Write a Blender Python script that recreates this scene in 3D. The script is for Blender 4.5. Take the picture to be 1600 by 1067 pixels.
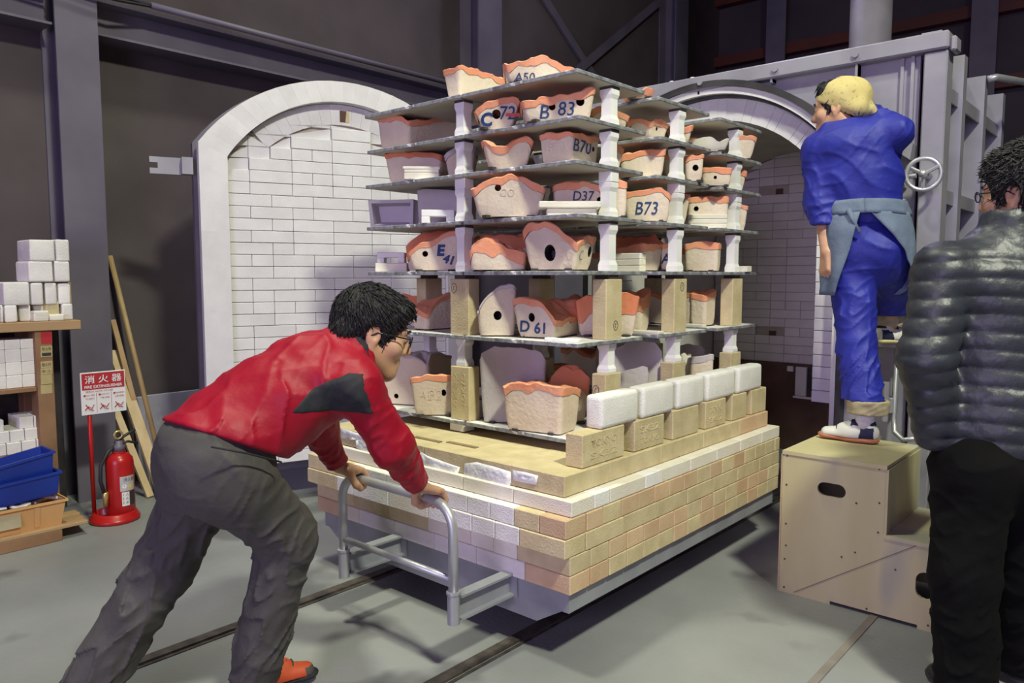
import bpy, bmesh, math, random
import numpy as np
from mathutils import Vector, Matrix
for o in list(bpy.data.objects): bpy.data.objects.remove(o)
random.seed(7); rng = np.random.RandomState(7)
SC = bpy.context.scene; COL = SC.collection
# ------------------------------------------------------------------ camera
FPX, CAMH, YAW, PITCH = 1193.0, 1.32, math.radians(41.3), math.radians(4.93)
cam = bpy.data.cameras.new('camera'); camo = bpy.data.objects.new('camera', cam); COL.objects.link(camo)
cam.sensor_width = 36; cam.lens = FPX / 1600 * 36; cam.clip_start = .05
camo.location = (0, 0, CAMH); camo.rotation_euler = (math.pi/2 - PITCH, 0, YAW)
SC.camera = camo
# ------------------------------------------------------------------ world, lamps, exposure
SC.view_settings.view_transform = 'Standard'; SC.view_settings.look = 'None'
SC.view_settings.gamma = 1; SC.view_settings.exposure = -0.72; SC.view_settings.use_curve_mapping = False
wd = bpy.data.worlds.new('world'); SC.world = wd; wd.use_nodes = True
bg = wd.node_tree.nodes['Background']; bg.inputs[0].default_value = (.60, .42, 1.0, 1); bg.inputs[1].default_value = .19
def lamp(name, loc, target, size, power, colour, spread=180):
    l = bpy.data.lights.new(name, 'AREA'); l.shape = 'DISK'; l.size = size; l.energy = power; l.color = colour
    l.spread = math.radians(spread)
    o = bpy.data.objects.new(name, l); COL.objects.link(o); o.location = loc
    d = Vector(target) - Vector(loc); o.rotation_euler = d.to_track_quat('-Z', 'Y').to_euler(); return o
KEY = (.97, 1.0, .78)
lamp('ceiling_lamp_light', (1.7, .9, 5.9), (-1.5, 2.7, .8), .7, 470, KEY, 120)
lamp('ceiling_lamp_light', (-2.7, 1.3, 6.5), (-2.3, 2.0, 0), .5, 115, KEY, 110)
lamp('ceiling_lamp_light', (-3.2, 6.4, 6.0), (-2.2, 2.6, .3), .5, 70, (.72, .62, 1.0), 120)
# lilac fill lamp added well behind the camera to light the front faces
fill_lamp = lamp('lilac_fill_light', (.6, -6.0, 2.4), (-2.0, 3.0, 1.2), 4.0, 345, (.71, .57, 1.0), 150)
# ------------------------------------------------------------------ unprojection onto real planes (1600 x 1067 frame)
_fw = np.array([-math.sin(YAW)*math.cos(PITCH), math.cos(YAW)*math.cos(PITCH), -math.sin(PITCH)])
_rt = np.array([math.cos(YAW), math.sin(YAW), 0.]); _up = np.cross(_rt, _fw); _C = np.array([0, 0, CAMH])
def ray(x, y): return _fw*FPX + _rt*(x-800) + _up*(533.5-y)
def onX(x, y, X): d = ray(x, y); return _C + d*(X/d[0])
def onY(x, y, Y): d = ray(x, y); return _C + d*(Y/d[1])
def onZ(x, y, Z): d = ray(x, y); return _C + d*((Z-CAMH)/d[2])
def onD(x, y, D): return _C + ray(x, y)*(D/FPX)
# ------------------------------------------------------------------ materials
MATS = {}
def mat(name, c1, c2=None, scale=6., rough=.7, bump=0., bscale=40., metal=0., var=0., detail=4., spots=None, lo=.35, hi=.65, coord='Object', stretch=None):
    if name in MATS: return MATS[name]
    m = bpy.data.materials.new(name); m.use_nodes = True; nt = m.node_tree; N = nt.nodes; L = nt.links
    b = N['Principled BSDF']; b.inputs['Roughness'].default_value = rough; b.inputs['Metallic'].default_value = metal
    tc = N.new('ShaderNodeTexCoord'); src = tc.outputs[coord]
    if stretch:
        mp = N.new('ShaderNodeMapping'); mp.inputs['Scale'].default_value = stretch; L.new(src, mp.inputs[0]); src = mp.outputs[0]
    if var:
        oi = N.new('ShaderNodeObjectInfo')
        va = N.new('ShaderNodeVectorMath'); va.operation = 'MULTIPLY_ADD'
        cmb = N.new('ShaderNodeCombineXYZ')
        for k in range(3): L.new(oi.outputs['Random'], cmb.inputs[k])
        va.inputs[1].default_value = (37, 53, 71); L.new(cmb.outputs[0], va.inputs[0]); L.new(src, va.inputs[2]); src = va.outputs[0]
    c2 = c2 or c1
    no = N.new('ShaderNodeTexNoise'); no.inputs['Scale'].default_value = scale; no.inputs['Detail'].default_value = detail; L.new(src, no.inputs['Vector'])
    rp = N.new('ShaderNodeValToRGB'); rp.color_ramp.elements[0].position = lo; rp.color_ramp.elements[1].position = hi
    rp.color_ramp.elements[0].color = (*c1, 1); rp.color_ramp.elements[1].color = (*c2, 1)
    L.new(no.outputs['Fac'], rp.inputs[0]); out = rp.outputs[0]
    if spots:
        n2 = N.new('ShaderNodeTexNoise'); n2.inputs['Scale'].default_value = spots[1]; n2.inputs['Detail'].default_value = 3; L.new(src, n2.inputs['Vector'])
        r2 = N.new('ShaderNodeValToRGB'); r2.color_ramp.elements[0].position = spots[2]; r2.color_ramp.elements[1].position = spots[2]+.08
        L.new(n2.outputs['Fac'], r2.inputs[0])
        mx = N.new('ShaderNodeMix'); mx.data_type = 'RGBA'; L.new(r2.outputs[0], mx.inputs[0]); L.new(out, mx.inputs[6]); mx.inputs[7].default_value = (*spots[0], 1); out = mx.outputs[2]
    if var:
        hs = N.new('ShaderNodeHueSaturation'); mr = N.new('ShaderNodeMapRange')
        mr.inputs[3].default_value = 1-var; mr.inputs[4].default_value = 1+var*.6
        L.new(oi.outputs['Random'], mr.inputs[0]); L.new(mr.outputs[0], hs.inputs['Value']); L.new(out, hs.inputs['Color']); out = hs.outputs[0]
    L.new(out, b.inputs['Base Color'])
    if bump:
        n3 = N.new('ShaderNodeTexNoise'); n3.inputs['Scale'].default_value = bscale; n3.inputs['Detail'].default_value = 6; L.new(src, n3.inputs['Vector'])
        bp = N.new('ShaderNodeBump'); bp.inputs['Strength'].default_value = bump; bp.inputs['Distance'].default_value = .01
        L.new(n3.outputs['Fac'], bp.inputs['Height']); L.new(bp.outputs[0], b.inputs['Normal'])
    MATS[name] = m; return m
M_floor = mat('concrete', (.195, .202, .204), (.285, .292, .290), 1.1, .50, .15, 60, spots=((.15, .152, .158), 2.3, .60), detail=10)
M_wall = mat('wall_board', (.060, .046, .048), (.100, .080, .084), 1.3, .8, .1, 30, detail=9)
M_wallback = mat('back_wall_sheet', (.055, .044, .054), (.085, .070, .084), 1., .85)
M_steel = mat('column_paint', (.115, .10, .14), (.15, .135, .175), 3, .5, .03, 60)
M_redlead = mat('red_lead', (.13, .03, .02), (.09, .025, .02), 3, .6)
M_kpaint = mat('kiln_silver_paint', (.28, .27, .32), (.36, .35, .40), 4, .45, .04, 40, metal=.2, detail=8)
M_cartsteel = mat('cart_steel', (.26, .27, .30), (.34, .35, .38), 6, .5, .05, 40, metal=.2)
M_dark = mat('blackened_iron_and_shade', (.02, .018, .02), (.05, .045, .05), 8, .6)
M_rail = mat('rail_iron', (.06, .05, .045), (.13, .11, .095), 20, .55, .1, 60, metal=.4)
M_sk = mat('fire_brick', (.53, .435, .245), (.63, .53, .32), 14, .85, .25, 130, var=.10)
M_skp = mat('fire_brick_pinkish', (.58, .39, .23), (.64, .47, .29), 10, .85, .25, 130, var=.12)
M_iso = mat('white_insulating_brick', (.76, .735, .70), (.83, .81, .775), 12, .9, .3, 160, var=.05)
M_isoc = mat('cream_insulating_brick', (.76, .70, .575), (.81, .765, .66), 9, .9, .3, 160, var=.06)
M_doorb = mat('door_brick', (.66, .645, .65), (.73, .715, .72), 8, .9, .15, 120, var=.05)
M_inb = mat('kiln_lining_brick', (.72, .68, .66), (.78, .74, .71), 8, .9, .15, 120, var=.06)
M_mortar = mat('lining_mortar', (.40, .34, .27), (.48, .42, .36), 10, .95)
M_vault = mat('vault_lining', (.52, .48, .39), (.60, .56, .46), 6, .9, .3, 60)
M_kbrown = mat('scorched_base', (.085, .045, .035), (.13, .07, .05), 5, .85, .2, 40)
M_fibre = mat('fibre_paste', (.72, .72, .74), (.84, .84, .85), 14, .8, .6, 50)
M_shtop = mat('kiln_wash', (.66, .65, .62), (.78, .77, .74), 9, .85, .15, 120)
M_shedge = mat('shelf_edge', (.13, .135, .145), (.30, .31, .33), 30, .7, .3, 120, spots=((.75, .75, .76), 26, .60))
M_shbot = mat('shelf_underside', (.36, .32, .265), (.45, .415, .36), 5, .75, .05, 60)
M_post = mat('white_post', (.80, .80, .78), (.86, .86, .84), 10, .7, .05, 80, var=.03)
M_clay = mat('cream_clay', (.665, .555, .435), (.74, .64, .51), 7, .85, .35, 60, var=.05)
M_clayg = mat('grey_lilac_clay', (.47, .43, .44), (.57, .52, .53), 5, .85, .3, 50)
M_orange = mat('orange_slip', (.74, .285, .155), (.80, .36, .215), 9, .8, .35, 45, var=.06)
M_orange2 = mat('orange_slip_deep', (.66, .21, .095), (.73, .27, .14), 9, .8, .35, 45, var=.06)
M_tile = mat('cream_tile', (.71, .675, .565), (.77, .74, .64), 10, .8, .1, 80, var=.04)
M_blueink = mat('blue_glaze_ink', (.008, .032, .13), (.018, .06, .19), 40, .6)
M_redink = mat('red_ink', (.55, .10, .08))
M_blackink = mat('black_ink', (.03, .03, .035))
M_foot = mat('dark_setter', (.05, .045, .04))
M_ply = mat('plywood', (.46, .405, .22), (.56, .505, .30), 3.5, .6, .08, 60, stretch=(1, 1, .25), spots=((.38, .36, .27), 3.4, .55), detail=8)
M_plyedge = mat('plywood_edge', (.42, .29, .16), (.55, .41, .25), 30, .7, stretch=(1, 1, 8))
M_wood = mat('old_timber', (.36, .22, .105), (.47, .31, .16), 5, .65, .1, 50, stretch=(1, .2, 1))
M_wood2 = mat('dark_timber', (.22, .115, .055), (.30, .17, .085), 6, .7, .1, 50)
M_bamboo = mat('bamboo', (.30, .20, .085), (.38, .26, .12), 6, .5)
M_plank = mat('pale_plank', (.53, .39, .21), (.60, .46, .27), 6, .65, stretch=(4, 4, .3))
M_red = mat('extinguisher_red', (.40, .010, .010), (.46, .015, .014), 5, .3)
M_white = mat('sign_white', (.74, .73, .72))
M_signred = mat('sign_red', (.42, .02, .028))
M_rubber = mat('black_rubber', (.018, .018, .02), None, 5, .5)
M_brass = mat('brass', (.62, .48, .20), None, 5, .35, metal=.7)
M_bluecrate = mat('blue_plastic', (.010, .032, .26), (.013, .040, .31), 4, .35)
M_tancrate = mat('tan_plastic', (.62, .33, .12), (.66, .37, .15), 4, .5)
M_board = mat('lilac_board', (.30, .28, .36), (.36, .34, .42), 5, .6, spots=((.42, .40, .46), 6, .62))
M_pipe = mat('galvanised_pipe', (.46, .47, .50), (.55, .56, .58), 12, .38, metal=.6)
# ------------------------------------------------------------------ helpers
WL = {}
def wloc(o): return WL.get(o, Vector((0, 0, 0)))
def tag(o, label=None, cat=None, group=None, kind=None):
    if label: o['label'] = label
    if cat: o['category'] = cat
    if group: o['group'] = group
    if kind: o['kind'] = kind
    return o
def thing(name, label, cat, loc=(0, 0, 0), group=None, kind=None):
    o = bpy.data.objects.new(name, None); COL.objects.link(o); o.location = loc; WL[o] = Vector(loc); o.empty_display_size = .1
    return tag(o, label, cat, group, kind)
def put(name, me, parent=None, at=(0, 0, 0), rotz=0., mats=None):
    """link a mesh whose origin stands at world point `at`"""
    o = bpy.data.objects.new(name, me); COL.objects.link(o); at = Vector(at); WL[o] = at
    if parent is not None: o.parent = parent; o.location = at - wloc(parent)
    else: o.location = at
    o.rotation_euler = (0, 0, rotz)
    return o
class MB:
    def __init__(s): s.v = []; s.f = []; s.mi = []
    def add(s, vs, fs, mi=0):
        n = len(s.v); s.v += [tuple(map(float, p)) for p in vs]; s.f += [tuple(n+i for i in f) for f in fs]; s.mi += [mi]*len(fs); return s
    def box(s, x0, x1, y0, y1, z0, z1, mi=0):
        vs = [(x, y, z) for z in (z0, z1) for y in (y0, y1) for x in (x0, x1)]
        return s.add(vs, [(0, 2, 3, 1), (4, 5, 7, 6), (0, 1, 5, 4), (1, 3, 7, 5), (3, 2, 6, 7), (2, 0, 4, 6)], mi)
    def bev(s, x0, x1, y0, y1, z0, z1, b=.003, mi=0):
        cx, cy, cz = (x0+x1)/2, (y0+y1)/2, (z0+z1)/2; h = ((x1-x0)/2, (y1-y0)/2, (z1-z0)/2)
        idx = {}; vs = []
        for sx in (-1, 1):
            for sy in (-1, 1):
                for sz in (-1, 1):
                    for a in range(3):
                        p = [sx*(h[0]-b), sy*(h[1]-b), sz*(h[2]-b)]; p[a] = (sx, sy, sz)[a]*h[a]
                        idx[(sx, sy, sz, a)] = len(vs); vs.append((cx+p[0], cy+p[1], cz+p[2]))
        fs = []
        for a in range(3):
            u, w = (a+1) % 3, (a+2) % 3
            for sa in (-1, 1):
                q = []
                for su, sw in ((-1, -1), (1, -1), (1, 1), (-1, 1)):
                    k = [0, 0, 0]; k[a] = sa; k[u] = su; k[w] = sw; q.append(idx[(*k, a)])
                fs.append(tuple(q if sa > 0 else q[::-1]))
            for su in (-1, 1):
                for sw in (-1, 1):
                    k0 = [0, 0, 0]; k0[a] = -1; k0[u] = su; k0[w] = sw; k1 = list(k0); k1[a] = 1
                    q = (idx[(*k0, u)], idx[(*k1, u)], idx[(*k1, w)], idx[(*k0, w)])
                    fs.append(q if su*sw > 0 else q[::-1])
        for sx in (-1, 1):
            for sy in (-1, 1):
                for sz in (-1, 1):
                    q = tuple(idx[(sx, sy, sz, a)] for a in range(3)); fs.append(q if sx*sy*sz > 0 else q[::-1])
        return s.add(vs, fs, mi)
    def prism(s, poly, axis, a, b, mi=0):
        """extrude a 2-D polygon along axis 0/1/2 from a to b"""
        n = len(poly); ar = sum(poly[i][0]*poly[(i+1) % n][1]-poly[(i+1) % n][0]*poly[i][1] for i in range(n))
        if ar < 0: poly = poly[::-1]
        def P(p, t): return {0: (t, p[0], p[1]), 1: (p[1], t, p[0]), 2: (p[0], p[1], t)}[axis]
        vs = [P(p, a) for p in poly]+[P(p, b) for p in poly]
        fs = [tuple(range(n))[::-1], tuple(range(n, 2*n))]+[(i, (i+1) % n, n+(i+1) % n, n+i) for i in range(n)]
        return s.add(vs, fs, mi)
    def tube(s, path, r, n=10, mi=0, caps=True):
        path = [Vector(p) for p in path]; rs = r if isinstance(r, (list, tuple)) else [r]*len(path)
        vs = []; fs = []; prev = None
        for i, p in enumerate(path):
            t = (path[min(i+1, len(path)-1)]-path[max(i-1, 0)]).normalized()
            if prev is None:
                a = t.orthogonal().normalized()
            else:
                a = (prev-t*prev.dot(t)); a = a.normalized() if a.length > 1e-6 else t.orthogonal().normalized()
            prev = a; b = t.cross(a)
            for k in range(n):
                g = 2*math.pi*k/n; vs.append(p+(a*math.cos(g)+b*math.sin(g))*rs[i])
        for i in range(len(path)-1):
            for k in range(n): fs.append((i*n+k, i*n+(k+1) % n, (i+1)*n+(k+1) % n, (i+1)*n+k))
        if caps: fs.append(tuple(range(n))[::-1]); fs.append(tuple((len(path)-1)*n+k for k in range(n)))
        return s.add(vs, fs, mi)
    def lathe(s, prof, c=(0, 0, 0), n=24, mi=0):
        vs = []; fs = []
        for r, z in prof:
            for k in range(n): g = 2*math.pi*k/n; vs.append((c[0]+r*math.cos(g), c[1]+r*math.sin(g), c[2]+z))
        for i in range(len(prof)-1):
            for k in range(n): fs.append((i*n+k, i*n+(k+1) % n, (i+1)*n+(k+1) % n, (i+1)*n+k))
        fs.append(tuple(range(n))[::-1]); fs.append(tuple((len(prof)-1)*n+k for k in range(n)))
        return s.add(vs, fs, mi)
    def mesh(s, name, mats, smooth=False, at=(0, 0, 0)):
        me = bpy.data.meshes.new(name)
        me.from_pydata([(p[0]-at[0], p[1]-at[1], p[2]-at[2]) for p in s.v], [], s.f)
        for m in (mats if isinstance(mats, (list, tuple)) else [mats]): me.materials.append(m)
        me.polygons.foreach_set('material_index', s.mi)
        if smooth: me.polygons.foreach_set('use_smooth', [True]*len(s.f))
        me.update(); return me
    def build(s, name, mats, parent=None, smooth=False, at=None, auto=None):
        if at is None: at = wloc(parent) if parent is not None else Vector((0, 0, 0))
        me = s.mesh(name, mats, smooth or bool(auto), at)
        if auto: me.set_sharp_from_angle(angle=math.radians(auto))
        return put(name, me, parent, at)
BC = {}
def block(name, x0, x1, y0, y1, z0, z1, m, parent=None, b=.003, rotz=0.):
    """a single chamfered block with shared mesh data for alike sizes"""
    k = (round(x1-x0, 3), round(y1-y0, 3), round(z1-z0, 3), m.name, b)
    if k not in BC: BC[k] = MB().bev(-k[0]/2, k[0]/2, -k[1]/2, k[1]/2, 0, k[2], b).mesh(name, m)
    return put(name, BC[k], parent, ((x0+x1)/2, (y0+y1)/2, z0), rotz)
TXT = {}
def text_data(body, bold=0.):
    k = (body, bold)
    if k not in TXT:
        c = bpy.data.curves.new('txt', 'FONT'); c.body = body; c.size = 1; c.offset = bold; c.align_x = 'CENTER'; c.align_y = 'CENTER'; c.resolution_u = 3
        o = bpy.data.objects.new('txt', c); COL.objects.link(o)
        me = bpy.data.meshes.new_from_object(o.evaluated_get(bpy.context.evaluated_depsgraph_get()))
        v = np.array([p.co[:] for p in me.vertices]); f = [tuple(p.vertices) for p in me.polygons]
        lo, hi = v.min(0), v.max(0); v = v-(lo+hi)/2
        TXT[k] = (v, f, hi-lo); bpy.data.objects.remove(o); bpy.data.curves.remove(c); bpy.data.meshes.remove(me)
    return TXT[k]
def lettering(body, height, fn, m, parent, width=None, bold=0., name='lettering', slant=0., label=None):
    """flat print laid on a surface; fn(u, v) -> world point, metres right and up from the middle of the text"""
    v, f, e = text_data(body, bold); k = height/e[1]; kx = (width/e[0]) if width else k
    mb = MB(); mb.add([fn(p[0]*kx+slant*p[1]*k, p[1]*k) for p in v], f)
    o = mb.build(name, m, parent)
    if label: o['label'] = label
    return o
def flat_on(P, R, U, N=None, off=.0015):
    P = Vector(P); R = Vector(R).normalized(); U = Vector(U).normalized(); N = Vector(N).normalized() if N is not None else R.cross(U)
    return lambda u, v: P+R*u+U*v+N*off
# ================================================================== structure
def structure(name, mb, m, at=(0, 0, 0), smooth=False): return tag(mb.build(name, m, None, smooth, at), kind='structure')
structure('floor', MB().box(-9, 9, -8, 12, -.10, 0), M_floor)
structure('wall_left', MB().box(-5.15, -5.0, -8, 12, 0, 8), M_wall)
structure('wall_back', MB().box(-5.0, 9, 10.0, 10.15, 0, 8), M_wallback)
structure('ceiling', MB().box(-5.15, 9, -1.5, 12, 8, 8.1), M_wallback)
structure('wall_right', MB().box(6, 6.15, -1.5, 12, 0, 8), M_wall)
# steel frame of the hall: columns on the left wall
def hcol(name, x, y, w=.30, d=.22):
    mb = MB(); mb.box(x, x+.016, y, y+w, 0, 8); mb.box(x-d, x-d+.016, y, y+w, 0, 8); mb.box(x-d+.016, x, y+w/2-.008, y+w/2+.008, 0, 8)
    return tag(mb.build(name, M_steel, None), kind='structure')
cy0 = onX(104, 400, -4.76)[1]; cy1 = onX(169, 400, -4.76)[1]
hcol('trim_1', -4.776, cy0, cy1-cy0)
hcol('trim_2', -4.776, 4.98, .30)
hcol('trim_3', -4.776, 8.4, .30)
# wall girders running along the left wall (channel section with a pipe along it)
zb = onX(300, 87, -4.80)[2]
mb = MB()
for (a, b) in ((-8, cy0-.002), (cy1+.002, 4.978), (5.285, 8.395), (8.705, 10.0)):
    mb.box(-5.0, -4.80, a, b, zb, zb+.014); mb.box(-5.0, -4.80, a, b, zb+.19, zb+.204); mb.box(-4.93, -4.916, a, b, zb+.014, zb+.19)
structure('trim_4', mb, M_steel)
mb = MB()
for (a, b) in ((-8, cy0-.002), (cy1+.002, 4.978), (5.285, 8.395)): mb.box(-5.0, -4.80, a, b, 5.0, 5.014); mb.box(-5.0, -4.80, a, b, 5.19, 5.204); mb.box(-4.93, -4.916, a, b, 5.014, 5.19)
structure('trim_5', mb, M_steel)
cable = MB().tube([(-4.74, -2, zb+.31), (-4.73, cy0-.3, zb+.26), (-4.72, cy0+.2, zb+.225), (-4.74, cy1+.3, zb+.225)], .012, 6).tube([(-4.72, -2, zb+.28), (-4.71, cy0-.2, zb+.225), (-4.70, cy0+.3, zb+.19), (-4.75, cy1+.35, zb+.225)], .010, 6)
tag(cable.build('power_cable', M_rubber), 'black cables running along the wall girder past the steel column', 'cable')
con = MB().tube([(-4.74, cy1+.30, zb+.225), (-4.74, 4.9, zb+.225)], .020, 8)
tag(con.build('conduit_pipe', M_steel, smooth=True), 'grey conduit pipe lying along the wall girder above the open door', 'pipe')
# cross bracing on the left wall between the far columns
br = thing('cross_brace', 'crossed dark steel braces high on the left wall behind the stack', 'steel brace', (-4.97, 6.85, 2.6))
for y0, z0, y1, z1, xa in ((5.4, 4.6, 8.3, 2.6, -4.99), (5.4, 2.6, 8.3, 4.6, -4.955)):
    mb = MB(); L_ = math.hypot(y1-y0, z1-z0); ny, nz = -(z1-z0)/L_*.045, (y1-y0)/L_*.045
    mb.prism([(y0+ny, z0+nz), (y1+ny, z1+nz), (y1-ny, z1-nz), (y0-ny, z0-nz)], 0, xa, xa+.03).build('brace_bar', M_steel, br)
# red-lead girts and columns on the back wall
for i, z in enumerate((2.55, 3.35, 4.15, 4.95)):
    mb = MB().box(-5.0, 6, 9.86, 10.0, z, z+.13); structure('trim_%d' % (6+i), mb, M_redlead)
for i, x in enumerate((-4.2, -1.9, .55, 3.0)):
    mb = MB().box(x, x+.25, 9.70, 9.72, 0, 8).box(x+.115, x+.135, 9.72, 9.86, 0, 8); structure('trim_%d' % (10+i), mb, M_steel)
# rails let into the floor, and the steel joint strip by the step box
for x, lab in ((-1.755, 'iron rail set in the floor under the right side of the cart'), (-2.615, 'iron rail set in the floor running under the red jacket worker')):
    mb = MB().box(x-.022, x+.022, -4, 6.6, -.002, .009).box(x+.030, x+.042, -4, 6.6, -.002, .004)
    tag(mb.build('floor_rail', M_rail), lab, 'rail')
tag(MB().box(-.848, -.820, -2, 4.1, -.002, .004).build('floor_joint_strip', mat('joint_strip', (.17, .15, .135), (.23, .20, .18), 12, .7, .1)), 'brown steel strip set in the floor beside the plywood step box', 'floor strip')
# ================================================================== kiln body
KY = 4.20; KXC = -2.19; HW = .775; SPR, APEX = 1.95, 2.365
def arch_pts(r_add, n=24, zs=SPR, za=APEX, hw=HW):
    rise = za-zs; R = (hw*hw+rise*rise)/(2*rise); zc = za-R; a0 = math.asin(hw/R)
    return [(math.sin(-a0+2*a0*i/n)*(R+r_add), zc+math.cos(-a0+2*a0*i/n)*(R+r_add)) for i in range(n+1)]
kiln = thing('kiln', 'large silver-painted brick kiln with an open arched chamber', 'kiln', (KXC, KY+.9, 0))
XR = -.913; XL = 2*KXC-XR
KBACK = 5.9
def kpart(name, mb, m, smooth=False, parent=None, auto=None): return mb.build(name, m, parent or kiln, smooth, auto=auto)
kpart('door_post', MB().bev(XR-.105, XR, KY, KY+.12, 0, 2.40, .006), M_kpaint)
kpart('door_post', MB().bev(XL, XL+.135, KY, KY+.12, 0, 2.40, .006), M_kpaint)
tb = kpart('top_beam', MB().bev(XL-.03, XR+.005, KY-.02, KY+.10, 2.403, 2.487, .008).bev(XR+.006, XR+.035, KY+.0, KY+.10, 2.39, 2.46, .008).bev(XR-.12, XR-.03, KY, KY+.08, 2.488, 2.496, .002), M_kpaint)
for x in (-3.2, -2.66, -2.2, -1.75, -1.33):
    kpart('bolt', MB().tube([(x, KY-.035, 2.445), (x, KY-.02, 2.445)], .016, 8), M_kpaint, parent=tb)
for x in (-2.42, -2.28): kpart('bolt', MB().tube([(x, KY+.03, 2.487), (x, KY+.03, 2.50)], .014, 8), M_post, parent=tb)
# face plate with the arched cut-out
def face_plate(r_add, y0, y1, x0, x1, ztop, name, m):
    A = arch_pts(r_add); mb = MB(); n = len(A)
    for i in range(n-1):
        (xa, za), (xb, zb_) = A[i], A[i+1]
        mb.prism([(za, KXC+xa), (zb_, KXC+xb), (ztop, KXC+xb), (ztop, KXC+xa)], 1, y0, y1)
    mb.box(x0, KXC+A[0][0], y0, y1, 0, ztop); mb.box(KXC+A[-1][0], x1, y0, y1, 0, ztop)
    return kpart(name, mb, m)
face_plate(.055, KY+.05, KY+.075, XL+.13, XR-.13, 2.405, 'face_plate', M_kpaint)
for x in (-3.05, -2.72, -2.22, -1.78, -1.33): kpart('stiffener', MB().box(x-.006, x+.006, KY-.005, KY+.05, 2.12+.0 if abs(x-KXC) > .8 else 2.385-.0, 2.404).box(x-.006, x+.006, KY+.0, KY+.05, max(2.0, SPR+.10+(.33 if abs(x-KXC) < .7 else .0)), 2.404), M_kpaint)
def arch_ring(r0, r1, y0, y1, name, m, legs=0., n=30):
    A = arch_pts(r0, n); B = arch_pts(r1, n); mb = MB()
    for i in range(n): mb.prism([(A[i][1], KXC+A[i][0]), (A[i+1][1], KXC+A[i+1][0]), (B[i+1][1], KXC+B[i+1][0]), (B[i][1], KXC+B[i][0])], 1, y0, y1)
    if legs is not None:
        for s, k in ((1, -1), (-1, 0)):
            xa, xb = KXC+A[k][0], KXC+B[k][0]; mb.box(min(xa, xb), max(xa, xb), y0, y1, legs, max(A[k][1], B[k][1]))
    return kpart(name, mb, m)
arch_ring(.050, .085, KY-.025, KY+.05, 'arch_flange', M_dark)
arch_ring(.012, .050, KY-.005, KY+.08, 'seal_rope', M_doorb)
arch_ring(-.002, .012, KY+.03, KY+.10, 'arch_gap', M_dark)
# voussoirs of the chamber mouth
nv = 30
A = arch_pts(-.13, nv); B = arch_pts(-.002, nv)
for i in range(nv):
    mb = MB(); c = [(A[i][1], KXC+A[i][0]), (A[i+1][1], KXC+A[i+1][0]), (B[i+1][1], KXC+B[i+1][0]), (B[i][1], KXC+B[i][0])]
    mz = sum(p[0] for p in c)/4; mx = sum(p[1] for p in c)/4; c = [(mz+(p[0]-mz)*.985, mx+(p[1]-mx)*.985) for p in c]
    kpart('arch_brick', mb.prism(c, 1, KY+.07+.002*(i % 3), KY+.30), M_doorb)
# jamb bricks either side of the mouth
for sgn in (-1, 1):
    for j in range(19):
        z0 = .62+j*.0665
        x0, x1 = sorted((KXC+sgn*(HW-.115), KXC+sgn*(HW+.0)))
        block('jamb_brick', x0, x1, KY+.07+.002*(j % 2), KY+.30, z0, z0+.064, M_doorb, kiln)
# chamber: mortar shell, lining of the back wall brick by brick
CHW = HW-.118; vA = arch_pts(-.128, 24); RW = KBACK-.16
mb = MB()
n = len(vA)
for i in range(n-1):
    mb.add([(KXC+vA[i][0], KY+.3, vA[i][1]), (KXC+vA[i+1][0], KY+.3, vA[i+1][1]), (KXC+vA[i+1][0], RW, vA[i+1][1]), (KXC+vA[i][0], RW, vA[i][1]),
            (KXC+vA[i][0]*1.15, KY+.3, vA[i][1]+.12), (KXC+vA[i+1][0]*1.15, KY+.3, vA[i+1][1]+.12), (KXC+vA[i+1][0]*1.15, RW, vA[i+1][1]+.12), (KXC+vA[i][0]*1.15, RW, vA[i][1]+.12)], [(0, 1, 2, 3), (7, 6, 5, 4)])
kpart('vault', mb, M_vault, True)
xw = KXC+vA[0][0]; xe = KXC+vA[-1][0]
kpart('chamber_side', MB().box(xw-.1, xw, KY+.3, RW, .60, vA[0][1]+.01), M_inb); kpart('chamber_side', MB().box(xe, xe+.1, KY+.3, RW, .60, vA[0][1]+.01), M_inb)
kpart('chamber_back', MB().box(XL+.05, XR-.05, RW, RW+.02, .60, 2.45), M_mortar)
bw = [(x, z) for x, z in vA]
def arch_z(x, pts):
    for i in range(len(pts)-1):
        if pts[i][0] <= x <= pts[i+1][0]:
            t = (x-pts[i][0])/(pts[i+1][0]-pts[i][0]); return pts[i][1]+t*(pts[i+1][1]-pts[i][1])
    return pts[0][1]
def lining(parent, put_brick, hw, z0, ztop_fn, hgt=.067, lens=(.232, .116, .116, .232, .232), skip=lambda x0, x1, z: False, seed=1):
    r = random.Random(seed); z = z0; j = 0; cnt = 0
    while True:
        x = -hw
        first = True; any_ = False
        while x < hw-.02:
            w = (.116 if (j % 2 and first) else r.choice(lens)); first = False
            x1 = min(x+w, hw)
            if hw-x1 < .05: x1 = hw
            ta, tb_ = ztop_fn(x+.002), ztop_fn(x1-.002); zt = min(ta, tb_, z+hgt)
            if max(ta, tb_)-z > .010 and not skip(x, x1, z):
                if zt > z+hgt-.0005: put_brick(x+.0012, x1-.0012, z+.0012, zt-.0012)
                else: put_brick(x+.0012, x1-.0012, z+.0012, (min(max(ta, z+.003), z+hgt)-.0012, min(max(tb_, z+.003), z+hgt)-.0012))
                cnt += 1; any_ = True
            x = x1
        z += hgt; j += 1
        if not any_ and j > 3: break
    return cnt
def inb(x0, x1, z0, z1):
    if isinstance(z1, tuple): MB().prism([(z0, KXC+x0), (z0, KXC+x1), (z1[1], KXC+x1), (z1[0], KXC+x0)], 1, RW-.019, RW).build('lining_brick', M_inb, kiln); return
    block('lining_brick', KXC+x0, KXC+x1, RW-.018-.003*random.random(), RW, z0, z1, M_inb, kiln, .0025)
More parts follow.
